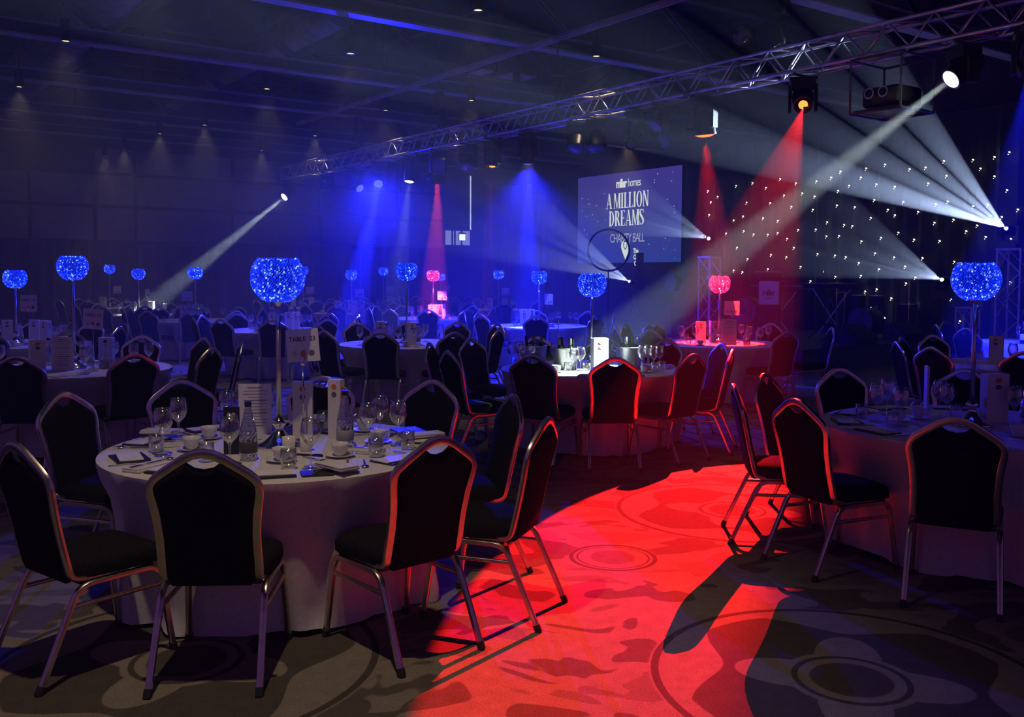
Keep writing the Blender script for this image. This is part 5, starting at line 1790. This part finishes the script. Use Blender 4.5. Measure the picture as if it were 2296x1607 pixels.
def serif(word, h, gap=0.03):
    """tall narrow Roman capitals: thick and thin strokes with slab serifs"""
    mb = MB()
    x0 = 0.0
    T_, t_, sf = 0.14, 0.055, 0.05

    def quad(a, b, c, d):
        mb.add([(x0 + a[0] * h, 0, a[1] * h), (x0 + b[0] * h, 0, b[1] * h), (x0 + c[0] * h, 0, c[1] * h), (x0 + d[0] * h, 0, d[1] * h)], [(0, 1, 2, 3)])

    def bar(xa, xb, za, zb):
        quad((xa, za), (xb, za), (xb, zb), (xa, zb))

    def stem(xc, w, top=True, bot=True):
        bar(xc - w / 2, xc + w / 2, 0, 1)
        if bot:
            bar(xc - w / 2 - sf, xc + w / 2 + sf, 0, 0.04)
        if top:
            bar(xc - w / 2 - sf, xc + w / 2 + sf, 0.96, 1)

    def arc(cx, cz, rx, rz, ix, iz, a0, a1, n=18):
        for k in range(n):
            p, q = [math.radians(a0 + (a1 - a0) * (k + e) / n) for e in (0, 1)]
            quad((cx + rx * math.cos(p), cz + rz * math.sin(p)), (cx + rx * math.cos(q), cz + rz * math.sin(q)),
                 (cx + ix * math.cos(q), cz + iz * math.sin(q)), (cx + ix * math.cos(p), cz + iz * math.sin(p)))

    for chx in word:
        w = {'I': 0.26, 'L': 0.42, 'A': 0.58, 'M': 0.68, 'O': 0.56, 'N': 0.56, 'D': 0.54, 'R': 0.54, 'E': 0.46, 'S': 0.42, ' ': 0.10}[chx]
        if chx == 'I':
            stem(0.13, T_)
        elif chx == 'L':
            stem(0.13, T_)
            bar(0.13, 0.41, 0, 0.045)
            quad((0.36, 0.0), (0.41, 0.0), (0.41, 0.2), (0.395, 0.2))
        elif chx == 'E':
            stem(0.13, T_)
            for z in (0.0, 0.48, 0.955):
                bar(0.13, 0.44 if z != 0.48 else 0.34, z, z + 0.045)
            quad((0.38, 0), (0.44, 0), (0.44, 0.2), (0.425, 0.2))
            quad((0.38, 1), (0.44, 1), (0.44, 0.82), (0.425, 0.82))
            bar(0.32, 0.345, 0.40, 0.60)
        elif chx == 'D':
            stem(0.13, T_)
            arc(0.20, 0.5, 0.32, 0.5, 0.18, 0.455, -90, 90)
            bar(0.13, 0.21, 0, 0.045)
            bar(0.13, 0.21, 0.955, 1)
        elif chx == 'R':
            stem(0.13, T_)
            arc(0.20, 0.745, 0.25, 0.255, 0.12, 0.21, -90, 90)
            bar(0.13, 0.21, 0.49, 0.535)
            bar(0.13, 0.21, 0.955, 1)
            quad((0.22, 0.5), (0.36, 0.5), (0.54, 0.0), (0.40, 0.0))
        elif chx == 'O':
            arc(0.28, 0.5, 0.27, 0.52, 0.13, 0.475, 0, 360, 36)
        elif chx == 'A':
            quad((0.04, 0), (0.09, 0), (0.31, 1), (0.27, 1))
            quad((0.40, 0), (0.55, 0), (0.34, 1.02), (0.24, 1.02))
            bar(0.13, 0.44, 0.30, 0.345)
            bar(0.0, 0.16, 0, 0.04)
            bar(0.34, 0.60, 0, 0.04)
        elif chx == 'M':
            stem(0.09, t_)
            stem(0.58, T_)
            quad((0.05, 1), (0.19, 1), (0.37, 0.0), (0.31, 0.0))
            quad((0.31, 0.0), (0.36, 0.0), (0.57, 1), (0.52, 1))
        elif chx == 'N':
            stem(0.09, t_, True, True)
            stem(0.48, t_, True, False)
            quad((0.05, 1), (0.19, 1), (0.51, 0.0), (0.40, 0.0))
        elif chx == 'S':
            pts = [(0.37, 0.80), (0.33, 0.93), (0.21, 0.985), (0.08, 0.92), (0.05, 0.76), (0.12, 0.62), (0.26, 0.47), (0.36, 0.32), (0.36, 0.16), (0.24, 0.02), (0.11, 0.04), (0.04, 0.20)]
            wd = [0.02, 0.035, 0.045, 0.09, 0.13, 0.15, 0.15, 0.14, 0.12, 0.06, 0.04, 0.02]
            for k in range(len(pts) - 1):
                (ax, az), (bx_, bz) = pts[k], pts[k + 1]
                L_ = math.hypot(bx_ - ax, bz - az)
                nx_, nz_ = -(bz - az) / L_, (bx_ - ax) / L_
                w0, w1 = wd[k] / 2, wd[k + 1] / 2
                quad((ax + nx_ * w0, az + nz_ * w0), (ax - nx_ * w0, az - nz_ * w0), (bx_ - nx_ * w1, bz - nz_ * w1), (bx_ + nx_ * w1, bz + nz_ * w1))
            bar(0.36, 0.385, 0.74, 1.0)
            bar(0.02, 0.045, 0.0, 0.26)
        x0 += (w + gap) * h
    return mb, x0


def letters(word, h, x, z, mm, name='lettering'):
    mb, wd = serif(word, h)
    return mb_obj(name, mb, mm, scr, (x - wd / 2, -0.013, z), smooth=False)


letters('A MILLION', 0.44, 0.03, 0.28, TXT)
letters('DREAMS', 0.44, 0.0, -0.23, TXT)
for body, size, x, z, mm, sp_, bd in (('miller', 0.27, -0.22, 0.98, TXT, 0.82, 0.012), ('homes', 0.27, 0.33, 0.98, TXT, 0.80, 0.0), ('CHARITY BALL', 0.29, 0.04, -0.60, TXT2, 0.82, 0.0),
                                      ('The', 0.17, 0.42, -1.44, TXT, 0.9, 0.006), ('Create', 0.17, 0.50, -1.62, TXT, 0.85, 0.006), ('Charity', 0.17, 0.53, -1.80, TXT, 0.8, 0.006)):
    if z < -1.3:
        z += 0.47
    me = text_mesh(body, size, mm, space=sp_, bold=bd)
    new_obj('lettering', me, scr, (x, -0.014, z), rot=(math.pi / 2, 0, 0), scale=(0.9, 1.25, 1) if size > 0.2 else (0.85, 1.1, 1))
# drop-shaped emblem
pin = [(0.0, -0.30), (0.13, -0.08), (0.19, 0.06), (0.17, 0.18), (0.08, 0.25), (0.0, 0.20), (-0.08, 0.25), (-0.17, 0.18), (-0.19, 0.06), (-0.13, -0.08)]
mb_obj('emblem', MB().add([(x, 0, z) for x, z in pin], [tuple(range(len(pin)))]), TXT, scr, (-0.02, -0.013, -1.06 + 0.15), smooth=False)
ol = [(0.0, -0.09), (0.06, -0.01), (0.075, 0.07), (0.04, 0.14), (0.0, 0.165), (-0.04, 0.14), (-0.075, 0.07), (-0.06, -0.01), (0.0, -0.09)]
NAVYP = emis('projected_navy', (0.03, 0.04, 0.25), 0.5)
mb_obj('emblem_outline', MB().tube([(x, 0, z) for x, z in ol], 0.012, 5), NAVYP, scr, (-0.02, -0.015, -0.98 + 0.15))
spk = MB()
rnd = random.Random(9)
for _ in range(95):
    x, z, r = rnd.uniform(-2.1, 2.1), rnd.uniform(-1.2, 1.2), rnd.choice((0.008, 0.01, 0.014, 0.018))
    if abs(x) < 0.9 and -1.2 < z < 1.15:
        continue
    spk.add([(x - r, 0, z), (x, 0, z - r), (x + r, 0, z), (x, 0, z + r)], [(0, 1, 2, 3)])
sk = mb_obj('projected_specks', spk, TXT, scr, (0, -0.012, 0), smooth=False)
sk['kind'] = 'stuff'

# lectern
t = thing('lectern', 'lectern with a clear slanted top and a white miller homes sign at the stage corner', 'lectern', (12.98, 10.55, STZ), -math.pi / 2 + math.radians(24))
mb_obj('column', MB().rbox((0, 0.0, 0.55), (0.36, 0.16, 1.06), 0.01), M['purplepanel'], t, smooth=False)
mb_obj('base_plate', MB().rbox((0, 0, 0.01), (0.5, 0.42, 0.02), 0.006), M['black'], t, smooth=False)
sg = mb_obj('sign_panel', MB().box((0, -0.088, 0.90), (0.34, 0.012, 0.40)), M['paper'], t, smooth=False)
for body, size, z, mm, sp_ in (('miller', 0.13, 0.90, M['ink'], 0.85), ('homes', 0.05, 0.81, M['inkgrey'], 1.15)):
    new_obj('lettering', text_mesh(body, size, mm, space=sp_, bold=0.002 if size > 0.1 else 0), sg, (0, -0.0955, z), rot=(math.pi / 2, 0, 0), scale=(0.88, 1.1, 1))
rt_ = Matrix.Rotation(math.radians(-18), 3, 'X')
mb_obj('reading_shelf', MB().box((0, 0.02, 1.17), (0.42, 0.50, 0.012), rt_), M['acrylic'], t, smooth=False)
e_ = MB()
cs_ = [rt_ @ Vector(p) + Vector((0, 0.02, 1.18)) for p in ((-0.21, -0.25, 0), (0.21, -0.25, 0), (0.21, 0.25, 0), (-0.21, 0.25, 0))]
for k in range(4):
    e_.tube([cs_[k], cs_[(k + 1) % 4]], 0.008, 6)
mb_obj('shelf_rim', e_, M['alu'], t)
mb_obj('microphone', MB().tube(fillet([(0.05, 0.1, 1.16), (0.05, 0.12, 1.3), (0.03, 0.0, 1.36)], 0.06, 4), 0.005, 6).sphere((0.03, -0.01, 1.365), 0.014, 8, 6), M['black'], t)

# band gear on the stage
def tripod(t, h, spread=0.32, mm='black'):
    mb_obj('pole', MB().tube([(0, 0, 0.2), (0, 0, h)], 0.012, 8), M[mm], t)
    for k in range(3):
        a = 2 * math.pi * k / 3 + 0.4
        mb_obj('leg', MB().tube([(0, 0, 0.32), (spread * math.cos(a), spread * math.sin(a), 0.012)], 0.009, 6), M[mm], t)


def mic_stand(x, y, h, label, boom=0.0):
    t = thing('microphone_stand', label, 'stand', (x, y, STZ), 0)
    tripod(t, h)
    tip = (-0.55 * boom, -0.2 * boom, h + 0.25 * boom)
    mb_obj('boom', MB().tube([(0.15 * boom, 0.05 * boom, h - 0.05 * boom), tip], 0.008, 6), M['steel'], t)
    mb_obj('microphone', MB().sphere((tip[0] - 0.02, tip[1], tip[2] + 0.02), 0.028, 10, 6).tube([(tip[0], tip[1], tip[2] + 0.01), (tip[0] + 0.1, tip[1] + 0.04, tip[2] - 0.05)], 0.013, 8), M['steel'], t)


mic_stand(15.0, 10.9, 1.25, 'straight microphone stand on the stage behind the keyboards', 0.3)
mic_stand(14.2, 10.05, 0.55, 'low boom microphone stand near the stage edge', 0.8)
mic_stand(15.9, 10.0, 1.15, 'boom microphone stand beside the drum kit', 0.7)


def keyboard(x, y, z, rz, label):
    t = thing('keyboard', label, 'keyboard', (x, y, STZ), rz)
    mb_obj('body', MB().rbox((0, 0, z), (1.15, 0.30, 0.09), 0.015), M['black'], t, smooth=False)
    mb_obj('keys', MB().box((0, -0.05, z + 0.048), (1.0, 0.15, 0.012)), M['china'], t, smooth=False)
    for s in (-1, 1):
        mb_obj('leg', MB().tube([(-0.32 * s, s * 0.16, 0.012), (0.32 * s, s * 0.16, z - 0.045)], 0.014, 6), M['alu'], t)


keyboard(14.5, 11.6, 0.95, -math.pi / 2 + 0.5, 'stage keyboard on a crossed stand beside the lectern')
keyboard(15.6, 11.2, 1.0, -math.pi / 2 + 0.3, 'second stage keyboard on a crossed stand behind the first')

dk = thing('drum_kit', 'dark drum kit with cymbals in the middle of the stage', 'drum kit', (16.3, 10.9, STZ), 0)
mb_obj('bass_drum', MB().tube([(-0.2, 0, 0.29), (0.2, 0, 0.29)], 0.28, 24), M['black'], dk)
mb_obj('drum_head', MB().tube([(-0.2, 0, 0.29), (-0.206, 0, 0.29)], 0.265, 24), M['skin_drum'], dk)
for (x, y, z, r, h) in ((0.05, 0.2, 0.62, 0.15, 0.2), (0.05, -0.2, 0.62, 0.15, 0.2), (0.5, -0.55, 0.3, 0.2, 0.36), (0.5, 0.45, 0.5, 0.18, 0.14)):
    d_ = mb_obj('drum', MB().tube([(x, y, z), (x, y, z + h)], r, 18), M['black'], dk)
    mb_obj('rim', MB().tube([(x, y, z + h - 0.01), (x, y, z + h + 0.008)], r * 1.03, 18), M['chrome'], d_)
for (x, y, z) in ((0.1, 0.75, 1.05), (0.15, -0.8, 1.1), (0.5, 0.85, 0.85)):
    c_ = mb_obj('cymbal', MB().lathe([(0.0, 0.02), (0.03, 0.012), (0.2, 0.0), (0.2, -0.002), (0.03, 0.008)], 20, c=(x, y, z)), M['brass'], dk)
    mb_obj('cymbal_stand', MB().tube([(x, y, 0.01), (x, y, z + 0.03)], 0.01, 6).tube([(x, y, 0.25), (x + 0.2, y, 0.01)], 0.008, 6).tube([(x, y, 0.25), (x - 0.12, y + 0.16, 0.01)], 0.008, 6), M['chrome'], dk)


def wedge(x, y, rz, label):
    t = thing('floor_monitor', label, 'loudspeaker', (x, y, STZ), rz)
    poly = [(-0.24, 0.0), (0.2, 0.0), (0.24, 0.1), (-0.1, 0.34), (-0.24, 0.30)]
    v = [(px_, -0.3, pz) for px_, pz in poly] + [(px_, 0.3, pz) for px_, pz in poly]
    n = 5
    mb_obj('cabinet', MB().add(v, [tuple(range(n)), tuple(reversed(range(n, 2 * n)))] + [(i + n, (i + 1) % n + n, (i + 1) % n, i) for i in range(n)]), M['black'], t, smooth=False)
    mb_obj('grille', MB().box((0.085, 0, 0.235), (0.38, 0.52, 0.012), Matrix.Rotation(math.radians(35), 3, 'Y')), M['rubber'], t, smooth=False)


wedge(13.2, 11.6, math.pi, 'black wedge monitor at the stage front behind the lectern')
wedge(14.6, 9.95, -math.pi / 2, 'black wedge monitor near the low boom microphone')
wedge(16.0, 9.9, -math.pi / 2, 'black wedge monitor beside the drum kit')


def riser(x, y, w, l, h, label):
    t = thing('riser', label, 'platform', (x, y, STZ))
    mb_obj('deck', MB().box((0, 0, h - 0.02), (w, l, 0.04)), M['black'], t, smooth=False)
    mb_obj('edge_trim', MB().box((0, -l / 2, h - 0.02), (w, 0.01, 0.045)).box((-w / 2, 0, h - 0.02), (0.01, l, 0.045)), M['alu'], t, smooth=False)
    for sx in (-1, 1):
        for sy in (-1, 1):
            mb_obj('leg', MB().tube([(sx * (w / 2 - 0.06), sy * (l / 2 - 0.06), 0), (sx * (w / 2 - 0.06), sy * (l / 2 - 0.06), h - 0.04)], 0.02, 8), M['steel'], t)


# loudspeakers and hoop towards the screen
def column_speaker(x, y, h, label):
    t = thing('column_loudspeaker', label, 'loudspeaker', (x, y, 0))
    mb_obj('pole', MB().tube([(0, 0, 0.1), (0, 0, h - 0.9)], 0.02, 8), M['black'], t)
    mb_obj('cabinet', MB().rbox((0, 0, h - 0.5), (0.15, 0.17, 1.0), 0.02), M['black'], t, smooth=False)
    mb_obj('grille', MB().box((-0.078, 0, h - 0.5), (0.006, 0.14, 0.94)), M['rubber'], t, smooth=False)
    for k in range(3):
        a = 2 * math.pi * k / 3
        mb_obj('leg', MB().tube([(0, 0, 0.55), (0.42 * math.cos(a), 0.42 * math.sin(a), 0.015)], 0.013, 6), M['black'], t)


column_speaker(17.4, 18.5, 2.2, 'tall slim black column loudspeaker in front of the projection screen')
hp = thing('hoop_stand', 'thin black metal hoop on a stand in front of the projection screen', 'hoop', (13.95, 15.85, STZ), math.radians(-40))
mb_obj('hoop', MB().tube([(0.46 * math.cos(2 * math.pi * k / 48), 0, 1.75 + 0.46 * math.sin(2 * math.pi * k / 48)) for k in range(49)], 0.022, 8, False), M['blackgloss'], hp)
mb_obj('pole', MB().tube([(0, 0, 0.01), (0, 0, 1.29)], 0.014, 8), M['black'], hp)
mb_obj('base_plate', MB().lathe([(0.0, 0.0), (0.2, 0.0), (0.2, 0.012), (0.0, 0.016)], 24), M['black'], hp)
# round stage lamp and drum by the slim tower
for (x, y, z, r, lb) in ((13.3, 13.2, 1.05, 0.17, 'round black uplight on a stand beside the slim truss tower'),):
    t = thing('round_uplight', lb, 'stage lamp', (x, y, STZ))
    mb_obj('head', MB().tube([(0.09, 0, z), (-0.06, 0, z), (-0.08, 0, z)], r, 20), M['black'], t)
    mb_obj('pole', MB().tube([(0, 0, 0.02), (0, 0, z - r)], 0.014, 8), M['black'], t)
    mb_obj('base_plate', MB().lathe([(0.0, 0.0), (0.16, 0.0), (0.16, 0.012), (0.0, 0.016)], 20), M['black'], t)
gd = thing('bass_drum', 'round bass drum facing the hall between the slim tower and the lectern', 'drum', (14.2, 12.1, STZ + 0.02), math.radians(20))
mb_obj('shell', MB().tube([(-0.16, 0, 0.5), (0.2, 0, 0.5)], 0.27, 26), M['black'], gd)
hd = mb_obj('drum_head', MB().tube([(-0.16, 0, 0.5), (-0.165, 0, 0.5)], 0.255, 26), M['skin_drum'], gd)
mb_obj('badge', MB().tube([(-0.165, 0, 0.5), (-0.168, 0, 0.5)], 0.06, 16), M['black'], hd)
mb_obj('cradle', MB().box((0, 0.2, 0.12), (0.3, 0.03, 0.28)).box((0, -0.2, 0.12), (0.3, 0.03, 0.28)).box((0, 0, 0.0), (0.34, 0.46, 0.03)), M['steel'], gd, smooth=False)
